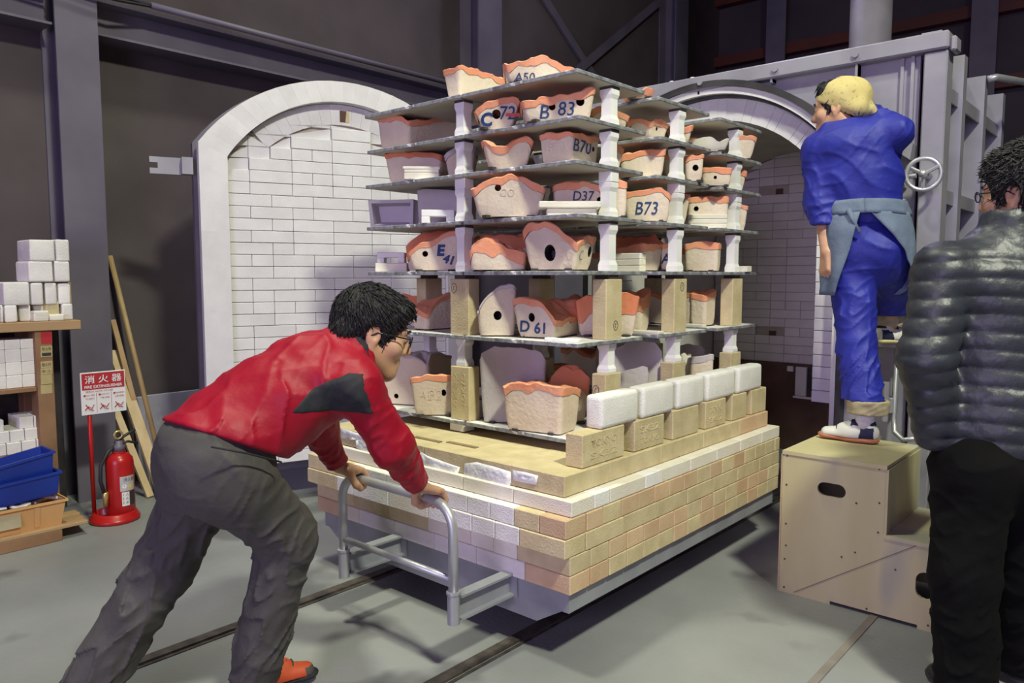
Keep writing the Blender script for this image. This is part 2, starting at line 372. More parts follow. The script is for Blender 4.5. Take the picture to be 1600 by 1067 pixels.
c_ = onY(1218, 301, RW); c2 = onY(1207, 523, RW)
def hole_skip(x0, x1, z):
    for c in (c_, c2):
        if x0 < c[0]-KXC < x1 and z < c[2] < z+.067: return True
    return False
nb = lining(kiln, inb, CHW, .66, lambda x: arch_z(x, bw), skip=hole_skip, seed=3)
for c in (c_, c2): kpart('spy_hole', MB().box(c[0]-.028, c[0]+.028, RW-.004, RW-.001, c[2]-.03, c[2]+.03), M_kbrown)
# scorched lower back with flue mouth framed by pale bricks
kpart('lower_back', MB().box(XL+.1, XR-.1, RW-.06, RW+.02, 0, .655), M_kbrown)
f0 = onY(1262, 576, RW-.07); f1 = onY(1312, 616, RW-.07)
kpart('flue_mouth', MB().box(f0[0], f1[0]+.1, RW-.066, RW-.061, f1[2], f0[2]), M_dark)  # flat dark sheet, coloured for the shade inside an open flue
for (xa, xb, za, zb2) in ((f0[0]-.085, f0[0]-.003, f1[2]-.04, f0[2]+.01), (f0[0]-.1, f0[0]+.1, f1[2]-.06, f1[2]-.043), (f0[0]+.105, f0[0]+.3, f1[2]-.06, f1[2]-.003), (f0[0]-.15, f0[0]-.105, f0[2]-.03, f0[2]+.01)):
    block('flue_brick', xa, xb, RW-.085, RW-.062, za, zb2, M_inb, kiln)
kpart('chamber_step', MB().box(XL+.1, KXC-HW+.1, KY+.30, RW-.1, 0, .60), M_kbrown); kpart('chamber_step', MB().box(KXC+HW-.1, XR-.1, KY+.30, RW-.1, 0, .60), M_kbrown)
# outer casing: right side with channel ribs
SX = -1.00
kpart('side_casing', MB().box(SX-.03, SX, KY+.12, KBACK, .05, 2.40), M_kpaint); kpart('side_casing', MB().box(XL+.06, XL+.09, KY+.12, KBACK, .05, 2.40), M_kpaint)
kpart('roof_casing', MB().box(XL+.06, SX, KY+.10, KBACK, 2.40, 2.43), M_kpaint); kpart('rear_casing', MB().box(XL+.06, SX, KBACK, KBACK+.03, .05, 2.40), M_kpaint)
for y in (4.52, 5.06, 5.62):
    mb = MB().box(SX, -.905, y, y+.008, 0, 2.44).box(-.915, -.905, y+.008, y+.075, 0, 2.44)
    kpart('rib', mb, M_kpaint)
for (y0, y1) in ((KY+.12, 4.52), (4.60, 5.06), (5.14, 5.62)):
    for z in (2.24, 1.74, 1.2, .66, .2):
        kpart('crosspiece', MB().box(SX, -.925, y0, y1, z, z+.008).box(-.933, -.925, y0, y1, z-.06, z), M_kpaint)
kpart('side_pipe', MB().tube([(-.90, 5.08, 2.42), (-.86, 5.1, 2.43), (-.80, 5.3, 2.44), (-.55, 5.9, 2.44), (-.50, 6.2, 2.3), (-.50, 6.2, 1.2)], .02, 8), M_pipe, True)
# door clamp with handwheel on the right post
hw_c = onY(1443, 272, KY-.10)
wh = kpart('handwheel', MB().tube([(hw_c[0]+.075*math.cos(t)*.96, hw_c[1]+.02*math.cos(t), hw_c[2]+.075*math.sin(t)) for t in [2*math.pi*i/24 for i in range(25)]], .0105, 8, caps=False).tube([(hw_c[0], hw_c[1]-.03, hw_c[2]), (hw_c[0], KY-.003, hw_c[2])], .018, 10), M_pipe, True)
for a in (.5, 2.6, 4.7): kpart('spoke', MB().tube([hw_c, (hw_c[0]+.073*math.cos(a), hw_c[1]+.015*math.cos(a), hw_c[2]+.073*math.sin(a))], .009, 6), M_pipe, parent=wh)
lx = XR-.20
kpart('hinge_block', MB().bev(lx-.03, lx+.035, KY-.045, KY+.05, hw_c[2]-.05, hw_c[2]+.03, .004).tube([(lx, KY-.05, hw_c[2]-.08), (lx, KY-.05, hw_c[2]+.07)], .017, 10).tube([(lx, KY-.06, hw_c[2]), (XR-.10, KY-.06, hw_c[2])], .012, 8), M_kpaint)
kpart('hinge_block', MB().bev(lx-.03, lx+.035, KY-.045, KY+.05, .62, .70, .004).tube([(lx, KY-.05, .58), (lx, KY-.05, .78)], .017, 10), M_kpaint)
kpart('gusset', MB().prism([(lx-.02, 1.98), (lx+.075, 1.98), (lx+.065, 1.90)], 1, KY-.02, KY+.05) if False else MB().add([(lx-.04, KY-.03, 1.965), (lx+.07, KY-.03, 1.965), (lx+.06, KY-.03, 1.89), (lx-.04, KY+.05, 1.965), (lx+.07, KY+.05, 1.965), (lx+.06, KY+.05, 1.89)], [(0, 2, 1), (3, 4, 5), (0, 1, 4, 3), (1, 2, 5, 4), (2, 0, 3, 5)]), M_kpaint)
kpart('clamp_strip', MB().box(XR-.165, XR-.15, KY+.02, KY+.05, 1.97, 2.40).box(XR-.215, XR-.20, KY+.03, KY+.05, 1.97, 2.40), M_kpaint)
kpart('latch_rod', MB().tube([(XR-.16, KY-.02, 1.70), (XR-.165, KY-.02, .60), (XR-.15, KY-.05, .53), (XR-.10, KY-.08, .50), (XR-.03, KY-.08, .52)], .013, 8), M_pipe, True)
kpart('foothold', MB().bev(XR-.33, XR-.14, KY-.12, KY+.05, .962, .985, .003), M_kpaint)
ch = onY(1356, 40, 5.0)
chim = MB().lathe([(.125, 2.4305), (.125, 2.47), (.118, 2.475), (.118, 8.0)], (ch[0], 5.05, 0), 28).build('chimney_pipe', mat('chimney_metal', (.20, .185, .23), (.27, .25, .30), 5, .45, metal=.3), None, True)
tag(chim, 'round dark metal chimney rising from the kiln roof', 'chimney pipe')
# ================================================================== open kiln door
dth = math.radians(20.2); DD = Vector((math.sin(dth), math.cos(dth), 0)); DN = Vector((DD.y, -DD.x, 0)); DC = Vector((-3.75, 2.76, 0))
def dpt(s, n, z): return DC+DD*s+DN*n+Vector((0, 0, z))
door = thing('kiln_door', 'open kiln door lined with white bricks under a white arched rim', 'kiln door', tuple(dpt(0, 0, .2)))
DHW, DS, DA, DB = .79, 2.03, 2.43, .24
def dprism(poly, n0, n1):
    mb = MB(); ar = sum(poly[i][0]*poly[(i+1) % len(poly)][1]-poly[(i+1) % len(poly)][0]*poly[i][1] for i in range(len(poly)))
    if ar < 0: poly = poly[::-1]
    k = len(poly); vs = [dpt(s, n1, z) for s, z in poly]+[dpt(s, n0, z) for s, z in poly]
    return mb.add(vs, [tuple(range(k)), tuple(range(k, 2*k))[::-1]]+[(i, k+i, k+(i+1) % k, (i+1) % k) for i in range(k)])
O = arch_pts(0, 24, DS, DA, DHW); I = [(x*.925, z) for x, z in arch_pts(-.115, 24, DS, DA, DHW)]
steel = [(-DHW-.015, .18)]+[(x*1.02, z+.012) for x, z in O]+[(DHW+.3, DS+.0), (DHW+.55, DS-.02), (DHW+.55, .18)]
dprism(steel, -.16, -.075).build('door_casing', M_steel, door)
core = [(-DHW+.02, DB)]+[(x*.97, z-.02) for x, z in O]+[(DHW-.02, DB)]
dprism(core, -.074, -.02).build('door_core', M_mortar, door)
# white rim: arch segments and jamb blocks
for i in range(24):
    q = [O[i], O[i+1], I[i+1], I[i]]; cx = sum(p[0] for p in q)/4; cz = sum(p[1] for p in q)/4
    dprism([(cx+(p[0]-cx)*.994, cz+(p[1]-cz)*.994) for p in q], -.03, .055).build('rim_block', M_doorb, door)
for sgn in (-1, 1):
    zz = [DB, .68, 1.12, 1.56, O[0][1]]
    for a, b in zip(zz[:-1], zz[1:]):
        dprism([(sgn*DHW, a), (sgn*DHW, b), (sgn*abs(I[0][0]), min(b, I[0][1]) if b == zz[-1] else b), (sgn*abs(I[0][0]), a)], -.03, .055).build('rim_block', M_doorb, door)
# arch course under the rim
J = [(x*.90, z) for x, z in arch_pts(-.235, 22, DS, DA, DHW)]; I2 = [(x*.925, z) for x, z in arch_pts(-.117, 22, DS, DA, DHW)]
lo_i, hi_i = 3, 19
for i in range(lo_i, hi_i):
    q = [I2[i], I2[i+1], J[i+1], J[i]]; cx = sum(p[0] for p in q)/4; cz = sum(p[1] for p in q)/4
    dprism([(cx+(p[0]-cx)*.985, cz+(p[1]-cz)*.985) for p in q], -.03, -.004).build('arch_brick', M_doorb, door)
def dtop(s):
    if J[lo_i][0] <= s <= J[hi_i][0]: return arch_z(s, J)-.002
    return arch_z(s, [(x, z) for x, z in I2])-.002
def dbrick(s0, s1, z0, z1):
    if isinstance(z1, tuple): dprism([(s0, z0), (s1, z0), (s1, z1[1]), (s0, z1[0])], -.03, -.004).build('lining_brick', M_doorb, door); return
    k = ('d', round(s1-s0, 3), round(z1-z0, 3))
    if k not in BC: BC[k] = MB().bev(-k[1]/2, k[1]/2, -.026, 0, 0, k[2], .0022).mesh('lining_brick', M_doorb)
    put('lining_brick', BC[k], door, dpt((s0+s1)/2, -.004+.002*random.random(), z0), math.pi/2-dth)
lining(door, dbrick, abs(I[0][0])-.002, DB, dtop, .0665, (.232, .232, .116, .232), seed=5)
# square spy hole in the arch course
sp_s, sp_z = .02, 2.245
dprism([(sp_s-.028, sp_z-.033), (sp_s+.028, sp_z-.033), (sp_s+.028, sp_z+.033), (sp_s-.028, sp_z+.033)], -.006, -.0025).build('spy_hole', M_kbrown, door)
dprism([(sp_s+.004, sp_z-.033), (sp_s+.028, sp_z-.033), (sp_s+.028, sp_z+.033), (sp_s+.012, sp_z+.033)], -.0024, -.001).build('spy_plug', M_sk, door)
# lug on the door's free edge
lug_z = onD(285, 254, 4.0)[2]
mb = MB()
def lugbox(s0, s1, n0, n1, z0, z1): 
    vs = [dpt(s, n, z) for z in (z0, z1) for n in (n0, n1) for s in (s0, s1)]; mb.add(vs, [(0, 2, 3, 1)[::-1], (4, 5, 7, 6)[::-1], (0, 1, 5, 4)[::-1], (1, 3, 7, 5)[::-1], (3, 2, 6, 7)[::-1], (2, 0, 4, 6)[::-1]])
L0 = -DHW-.02
lugbox(L0-.055, L0, -.10, -.03, lug_z-.045, lug_z+.045); lugbox(L0-.17, L0-.055, -.10, -.085, lug_z-.045, lug_z+.045)
lugbox(L0-.21, L0-.17, -.10, -.085, lug_z+.015, lug_z+.045); lugbox(L0-.21, L0-.17, -.10, -.085, lug_z-.045, lug_z-.015)
mb.build('clamp_lug', M_kpaint, door)
# hinge arm carrying the door on the kiln's left post
a_ = dpt(DHW+.5, -.12, 0)
for z in (.6, 1.8): MB().tube([(a_.x, a_.y, z), (XL+.03, KY-.04, z)], .03, 10).build('hinge_arm', M_steel, door)
# ================================================================== kiln cart
CX0, CX1, CY0, CY1 = -2.913, -1.475, 1.972, 3.704
cart = thing('kiln_cart', 'kiln cart on rails with a stepped firebrick deck and tubular push handle', 'kiln cart', ((CX0+CX1)/2, (CY0+CY1)/2, 0))
def cpart(name, mb, m, smooth=False, parent=None, auto=None): return mb.build(name, m, parent or cart, smooth, auto=auto)
fx0, fx1, fy0, fy1 = CX0+.03, CX1-.02, CY0+.02, CY1-.02
mb = MB()
mb.prism([(.255, fx0), (.255, fx1), (.185, fx1), (.185, fx1-.03), (.118, fx1-.14), (.118, fx0+.14), (.185, fx0+.03), (.185, fx0)], 1, fy0, fy0+.012)
mb.prism([(.255, fx0), (.255, fx1), (.185, fx1), (.185, fx0)], 1, fy1-.012, fy1)
mb.box(fx1-.012, fx1, fy0+.012, fy1-.012, .185, .255).box(fx0, fx0+.012, fy0+.012, fy1-.012, .185, .255).box(fx0+.012, fx1-.012, fy0+.012, fy1-.012, .235, .255)
mb.box(-1.87, -1.80, fy0+.012, fy1-.012, .12, .235).box(-2.56, -2.49, fy0+.012, fy1-.012, .12, .235)
cpart('frame', mb, M_cartsteel)
for x in (-1.755, -2.615):
    for y in (2.35, 3.30):
        w = cpart('wheel', MB().tube([(x-.03, y, .1), (x+.03, y, .1)], .09, 20).tube([(x-.05, y, .1), (x-.031, y, .1)], .10, 20), M_dark)
# push handle
hy = 1.70; hx0, hx1 = -2.345, -1.75; hz = .575
arc = lambda cx, cz, r, a0, a1: [(cx+r*math.cos(a), hy, cz+r*math.sin(a)) for a in [a0+(a1-a0)*i/8 for i in range(9)]]
path = [(hx0, hy, .20), (hx0, hy, hz-.09)]+arc(hx0+.09, hz-.09, .09, math.pi, math.pi/2)[1:]+[(hx1-.09, hy, hz)]+arc(hx1-.09, hz-.09, .09, math.pi/2, 0)[1:]+[(hx1, hy, .20)]
hd = cpart('push_handle', MB().tube(path, .0165, 14), M_pipe, True)
cpart('crossbar', MB().tube([(hx0, hy, .325), (hx1, hy, .325)], .012, 10), M_pipe, True, hd)
for x in (hx0, hx1):
    cpart('sleeve', MB().lathe([(.0205, .175), (.0205, .275), (.024, .277), (.024, .285), (.018, .287)], (x, hy, 0), 16), M_pipe, parent=hd, auto=40)
    mb = MB(); y0, y1 = hy+.018, fy0
    mb.box(x-.022, x+.022, y0, y1, .262, .270).box(x-.022, x+.022, y0, y1, .185, .193).box(x-.03, x+.03, y1-.008, y1, .178, .277).box(x-.004, x+.0, y0, y1, .193, .262)
    cpart('bracket', mb, M_cartsteel, parent=hd)
# deck bricks: four courses of common bricks round a core, then a white course, then slabs
BH = .0655
def deck(bname, x0, x1, y0, y1, z0, z1, m): return block(bname, x0+.0012, x1-.0012, y0, y1, z0, z1-.0016, m, cart, .003)
cpart('core', MB().box(CX0+.12, CX1-.12, CY0+.12, CY1-.12, .256, .575), M_isoc)
cz = [.258+BH*i for i in range(5)]
off = [0, .0, -.03, -.025]
# front rows, listed from the right-hand corner: (length, material)
S, P_, W, T = M_sk, M_skp, M_iso, M_isoc
rows = [[(.20, P_), (.235, W), (.114, W), (.114, W), (.235, W), (.235, W), (.114, T), (.235, P_)],
        [(.235, S), (.114, T), (.114, T), (.235, T), (.235, S), (.114, S), (.114, S), (.235, S)],
        [(.20, S), (.114, W), (.114, W), (.235, W), (.235, T), (.235, W), (.114, W), (.235, S)],
        [(.114, P_), (.114, S), (.114, W), (.114, W), (.235, W), (.114, W), (.114, W), (.235, W), (.235, S)]]
for j, row in enumerate(rows):
    x = CX1; y = CY0+off[j]
    for i, (w, m) in enumerate(row):
        last = i == len(row)-1; x0 = CX0-(.03 if j > 1 else 0.) if last else x-w
        d = .114+.002*random.random()
        deck('brick', x0, x, y, y+d, cz[j], cz[j+1], m); x = x0
# right side rows, from the front backwards
for j in range(4):
    y = CY0+off[j]+.116; i = 0; r = random.Random(20+j)
    while y < CY1-.01:
        if j == 2: w = .235
        elif j == 0: w = .114
        elif j == 3: w = .114 if i else .10
        else: w = .114
        y1 = min(y+w, CY1)
        if CY1-y1 < .05: y1 = CY1
        m = (S if j == 2 else r.choice([S, P_, P_, S, S] if j == 0 else [S, P_, P_]))
        if y1 > CY1-.14 and j > 1: m = S
        deck('brick', CX1-.116, CX1+.002*r.random(), y+.0013, y1-.0013, cz[j], cz[j+1], m); y = y1; i += 1
    # left side and back, mostly out of sight
    y = CY0+off[j]+.116
    while y < CY1-.01:
        y1 = min(y+.235, CY1); deck('brick', CX0-(.03 if j > 1 else 0), CX0+.116, y+.0013, y1-.0013, cz[j], cz[j+1], S); y = y1
    x = CX0+.117
    while x < CX1-.13:
        x1 = min(x+.235, CX1-.117); deck('brick', x, x1, CY1-.114, CY1, cz[j], cz[j+1], S); x = x1
zw = cz[4]; zw1 = zw+.055
# white course
x = CX1-.004
for w in (.26, .25, .25, .25, .25, .20):
    x0 = max(x-w, CX0+.0); deck('white_brick', x0, x, CY0+.012, CY0+.14, zw, zw1, M_isoc if w > .2 else M_iso); x = x0
y = CY0+.141
for w in (.095, .235, .114, .235, .235, .235, .235, .235, .30):
    y1 = min(y+w, CY1-.004); deck('white_brick', CX1-.134, CX1-.003, y+.0013, y1-.0013, zw, zw1, M_isoc if w > .2 else M_iso); y = y1
# slabs
zs0, zs1 = zw1, .65
cpart('slab_bed', MB().box(CX0+.14, CX1-.14, CY0+.15, CY1-.05, .576, zs1-.004), M_sk)
x = CX1-.050
for w in (.70, .64, .30):
    x0 = max(x-w, CX0+.04); deck('slab', x0, x, CY0+.032, CY0+.30, zs0, zs1, M_sk); x = x0
y = CY0+.301
for w in (.36, .36, .36, .40):
    y1 = min(y+w, CY1-.03); deck('slab', CX1-.34, CX1-.050, y+.0013, y1-.0013, zs0, zs1, M_skp if w == .40 else M_sk); y = y1
# brown strips along the grooves in the slab tops, white fibre patches pasted on the front
gm = mat('groove_brown', (.20, .14, .07), (.28, .20, .11), 20, .9)
for (a, b) in (((648, 682), (685, 691)), ((700, 690), (742, 700))):
    p0 = onZ(*a, zs1); p1 = onZ(*b, zs1); cpart('groove', MB().box(min(p0[0], p1[0]), max(p0[0], p1[0]), p0[1]-.012, p0[1]+.012, zs1-.002, zs1+.0012), gm)
def patch(pxs, yy, seed):
    pts = [onY(x, y, yy) for x, y in pxs]; r = random.Random(seed); n = len(pts); c = sum(pts)/n
    mb = MB(); k = 5; ring = []
    vs = []; 
    for t in range(k):
        f = 1-t/(k-.2)
        for p in pts: q = c+(p-c)*f; vs.append((q[0], yy-(.0015 if t == 0 else .0035+.004*r.random()), q[2]))
    vs.append((c[0], yy-.006, c[2])); fs = []
    for t in range(k-1):
        for i in range(n): fs.append((t*n+i, t*n+(i+1) % n, (t+1)*n+(i+1) % n, (t+1)*n+i))
    for i in range(n): fs.append(((k-1)*n+i, (k-1)*n+(i+1) % n, k*n))
    for i in range(n): vs.append((pts[i][0], yy, pts[i][2]))
    m0 = k*n+1
    for i in range(n): fs.append((m0+i, m0+(i+1) % n, (i+1) % n, i))
    cpart('fibre_patch', mb.add(vs, fs), M_fibre, True)
FYP = CY0+.030
patch([(533, 668), (556, 676), (580, 680), (596, 690), (594, 712), (575, 707), (558, 700), (554, 686), (534, 684)], FYP, 1)
patch([(655, 704), (668, 712), (695, 722), (719, 730), (714, 744), (711, 755), (700, 752), (680, 742), (664, 732)], FYP, 2)
patch([(726, 724), (745, 722), (772, 729), (798, 737), (799, 752), (795, 766), (775, 762), (745, 755), (724, 748)], FYP, 3)
patch([(801, 734), (822, 738), (841, 743), (838, 757), (820, 754), (802, 750)], FYP, 4)
# ================================================================== loose bricks along the deck's right edge
tz = zs1; txs = CX1-.062
ys = [2.120, 2.455, 2.745, 3.03, 3.29, 3.50]
txt = [('TOKYO', 'SK32'), ('SK32', 'TOKYO'), None, ('TOKYO', 'SK32'), None, None]
ends = [2.385, 2.675, 2.965, 3.225, 3.445, 3.67]
order = ['nearest of six', 'second of six', 'third of six', 'fourth of six', 'fifth of six', 'farthest of six']
for i, y in enumerate(ys):
    o = MB().bev(txs-.075, txs, y, ends[i], tz, tz+.118, .003).build('fire_brick', M_sk, None, at=(txs-.037, (y+ends[i])/2, tz))
    tag(o, f'tan firebrick standing on edge along the deck under white blocks, {order[i]}', 'brick', 'firebricks on edge along the deck')
    if txt[i]:
        for line, dz, hh in ((txt[i][0], .080, .026), (txt[i][1], .036, .024)):
            v, f, e = text_data(line, .01); wv = (ends[i]-y)*.62
            # raised stamp in the same clay
            mb = MB(); k = hh/e[1]; kx = wv/e[0]; base = [(txs+.0015, (y+ends[i])/2+p[0]*kx, tz+dz+p[1]*k) for p in v]
            st = mb.add(base, f).build('stamp', M_sk, o, at=wloc(o))
            sd = st.modifiers.new('s', 'SOLIDIFY'); sd.thickness = .0022; sd.offset = -1
wx0 = txs-.085
wys = [(2.235, 2.484), (2.514, 2.754), (2.786, 3.014), (3.046, 3.318), (3.352, 3.615)]
iso_words = ['nearest of five', 'second of five', 'middle of five', 'fourth of five', 'farthest of five']
def soft_block(x0, x1, y0, y1, z0, z1, seed, r=.018, sub=1):
    """rounded, slightly worn block"""
    bm = bmesh.new(); bmesh.ops.create_cube(bm, size=1)
    for v in bm.verts: v.co = Vector(((x1-x0)*v.co.x, (y1-y0)*v.co.y, (z1-z0)*(v.co.z+.5)))
    bmesh.ops.bevel(bm, geom=bm.edges[:], offset=r, segments=3, profile=.6, affect='EDGES')
    rr = random.Random(seed)
    for v in bm.verts:
        if v.co.z > .002: v.co += Vector((rr.uniform(-1, 1), rr.uniform(-1, 1), rr.uniform(-1, 1)))*.0011
    me = bpy.data.meshes.new('insulating_brick'); bm.to_mesh(me); bm.free(); me.materials.append(M_iso)
    me.polygons.foreach_set('use_smooth', [True]*len(me.polygons)); me.set_sharp_from_angle(angle=math.radians(50)); return me
for i, (a, b) in enumerate(wys):
    me = soft_block(0, .074, a, b, 0, .122, i); o = put('insulating_brick', me, None, (txs-.037, (a+b)/2, tz+.1185))
    tag(o, f'white rounded insulating block on the firebrick row, {iso_words[i]}', 'brick', 'white blocks on the firebrick row')
# ================================================================== kiln shelves, posts and props
ZS = [2.064, 1.902, 1.742, 1.548, 1.338, 1.068, .700]; TH = .016
lv = ['topmost', 'second', 'third', 'fourth', 'fifth', 'sixth', 'bottom']
SXR = [(-2.272, -1.68), (-2.915, -2.285)]; SYR = [(2.28, 2.735), (2.85, 3.30), (3.40, 3.86)]
sn = ['right', 'left']; rn = ['front', 'middle', 'back']
for i, z in enumerate(ZS):
    for a, (x0, x1) in enumerate(SXR):
        for b, (y0, y1) in enumerate(SYR):
            dx, dy = random.uniform(-.006, .006), random.uniform(-.006, .006)
            mb = MB(); mb.bev(x0-(x0+x1)/2, x1-(x0+x1)/2, y0-(y0+y1)/2, y1-(y0+y1)/2, -TH, 0, .0025)
            k = ('shelf', a, b)
            if k not in BC:
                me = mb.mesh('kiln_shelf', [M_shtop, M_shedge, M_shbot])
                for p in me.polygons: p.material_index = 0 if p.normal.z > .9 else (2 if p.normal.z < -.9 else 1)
                BC[k] = me
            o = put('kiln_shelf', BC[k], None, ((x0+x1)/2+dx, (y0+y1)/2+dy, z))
            o.rotation_euler.z = random.uniform(-.006, .006)
            tag(o, f'grey-edged kiln shelf slab, {rn[b]} {sn[a]} of the {lv[i]} layer', 'kiln shelf', 'kiln shelf slabs')
# I-shaped posts
def post_mesh(h, w=.056):
    k = ('post', round(h, 3), w)
    if k in BC: return BC[k]
    a, b = w/2, w*.385
    fl, tp = min(.024, h*.15), min(.018, h*.12)
    prof = [(a*.93, 0), (a, .004), (a, fl), (b, fl+tp), (b, h-fl-tp), (a, h-fl), (a, h-.004), (a*.93, h)]
    mb = MB(); vs = []; fs = []
    for r, z in prof:
        d = a*.90 if True else r
        q = .5*(r+a*.90)
        vs += [(-r, -q, z), (r, -q, z), (r, q, z), (-r, q, z)]
    for i in range(len(prof)-1):
        for j in range(4): fs.append((i*4+j, i*4+(j+1) % 4, (i+1)*4+(j+1) % 4, (i+1)*4+j))
    fs.append((3, 2, 1, 0)); n = (len(prof)-1)*4; fs.append((n, n+1, n+2, n+3))
    BC[k] = mb.add(vs, fs).mesh('kiln_post', M_post); return BC[k]
cols = {'front seam': (-2.312, 2.325, 0), 'front right edge': (-1.722, 2.535, 0), 'middle right edge': (-1.722, 3.065, 0), 'back right edge': (-1.722, 3.645, 0),
        'front left edge': (-2.79, 2.56, 0), 'back left edge': (-2.79, 3.45, 0), 'middle seam': (-2.275, 2.80, 0), 'rear seam': (-2.275, 3.35, 0), 'farthest seam': (-2.275, 3.82, 0)}
gaps = ['first', 'second', 'third', 'fourth', 'fifth', 'lowest']
SEEN = ('front seam', 'front right edge', 'middle right edge', 'back right edge')
for gi in range(6):
    z1 = ZS[gi]-TH; z0 = ZS[gi+1]
    for cn, (x, y, rz) in cols.items():
        base = z0
        where = f'at the {cn} in the {gaps[gi]} gap from the top' if gi < 5 else f'at the {cn} in the lowest gap'
        if gi >= 4 and cn != 'zz':
            bx, by = (.112, .066) if cn == 'front seam' else (.066, .112)
            cx_, cy_ = x, y
            bh = .232
            if gi == 4: bh = z1-.016-z0
            o = MB().bev(-bx/2, bx/2, -by/2, by/2, 0, bh, .003).build('prop_brick', M_sk, None, at=(0, 0, 0)); o.location = (cx_, cy_, base); o.rotation_euler.z = 0.
            WL[o] = Vector((cx_, cy_, base))
            tag(o, f'tan firebrick prop {where}', 'brick', 'upright firebrick props')
            if gi == 4:
                sp = put('spacer', MB().box(-.03, .03, -.03, .03, bh, bh+.016).mesh('spacer', M_foot), o, (cx_, cy_, base))
                sp['label'] = 'dark spacer on top'
            if cn in ('front seam', 'front right edge', 'middle right edge') and (gi == 4 or cn != 'middle right edge'):
                # pencilled ring mark
                if cn == 'front seam' and gi == 4: c = Vector((cx_-.03, cy_-by/2-.001, base+bh*.84)); R_ = Vector((1, 0, 0))
                elif gi == 4 and cn == 'front right edge': c = Vector((cx_+bx/2+.001, cy_+.01, base+.055)); R_ = Vector((0, 1, 0))
                elif gi == 4: c = Vector((cx_+bx/2+.001, cy_+.01, base+bh*.85)); R_ = Vector((0, 1, 0))
                elif cn == 'front right edge': c = Vector((cx_-.012, cy_-by/2-.001, base+bh*.72)); R_ = Vector((1, 0, 0))
                else: c = None
                if c is not None:
                    ring = MB().tube([c+R_*.015*math.cos(t)+Vector((0, 0, .019*math.sin(t))) for t in [2*math.pi*i/16 for i in range(17)]], .0010, 4, caps=False).tube([c+R_*.004*math.cos(t)+Vector((0, 0, .008*math.sin(t))) for t in [.6+4.2*i/8 for i in range(9)]], .0010, 4)
                    ring.build('pencil_mark', M_blackink, o, at=wloc(o))
            if gi == 5 and cn == 'front seam':
                for dx_, wd_ in ((-.028, 'SK32'), (.02, 'TOKYO')):
                    v, f, e = text_data(wd_, .01); kk = .022/e[1]; kx = .15/e[0]
                    st = MB().add([(cx_+dx_-p[1]*kk, cy_-by/2-.0012, base+.13+p[0]*kx) for p in v], f).build('stamp', M_sk, o, at=wloc(o))
                    sd = st.modifiers.new('s', 'SOLIDIFY'); sd.thickness = .002
            base += bh
        if gi == 4: continue
        h = z1-base
        sp = .010 if gi in (0, 1, 3) else 0
        hh = h-sp
        if gi == 2 and cn in SEEN: hh = h-.042
        o = put('kiln_post', post_mesh(hh), None, (x, y, base), 0)
        tag(o, f'white flared post {where}', 'kiln post', 'white kiln posts')
        if h-hh > .001:
            m_ = M_post if gi == 2 else M_foot
            put('spacer', MB().bev(-.03, .03, -.027, .027, hh, h, .002).mesh('spacer', m_), o, (x, y, base))
# short feet carrying the bottom shelf
for cn, (x, y, rz) in cols.items():
    o = put('shelf_foot', MB().bev(-.042, .042, -.035, .035, 0, ZS[6]-TH-zs1, .003).mesh('shelf_foot', M_post), None, (x+(-.02 if cn == 'front seam' else 0), y, zs1))
    tag(o, f'short white foot under the bottom shelf at the {cn}', 'kiln post', 'short white shelf feet')
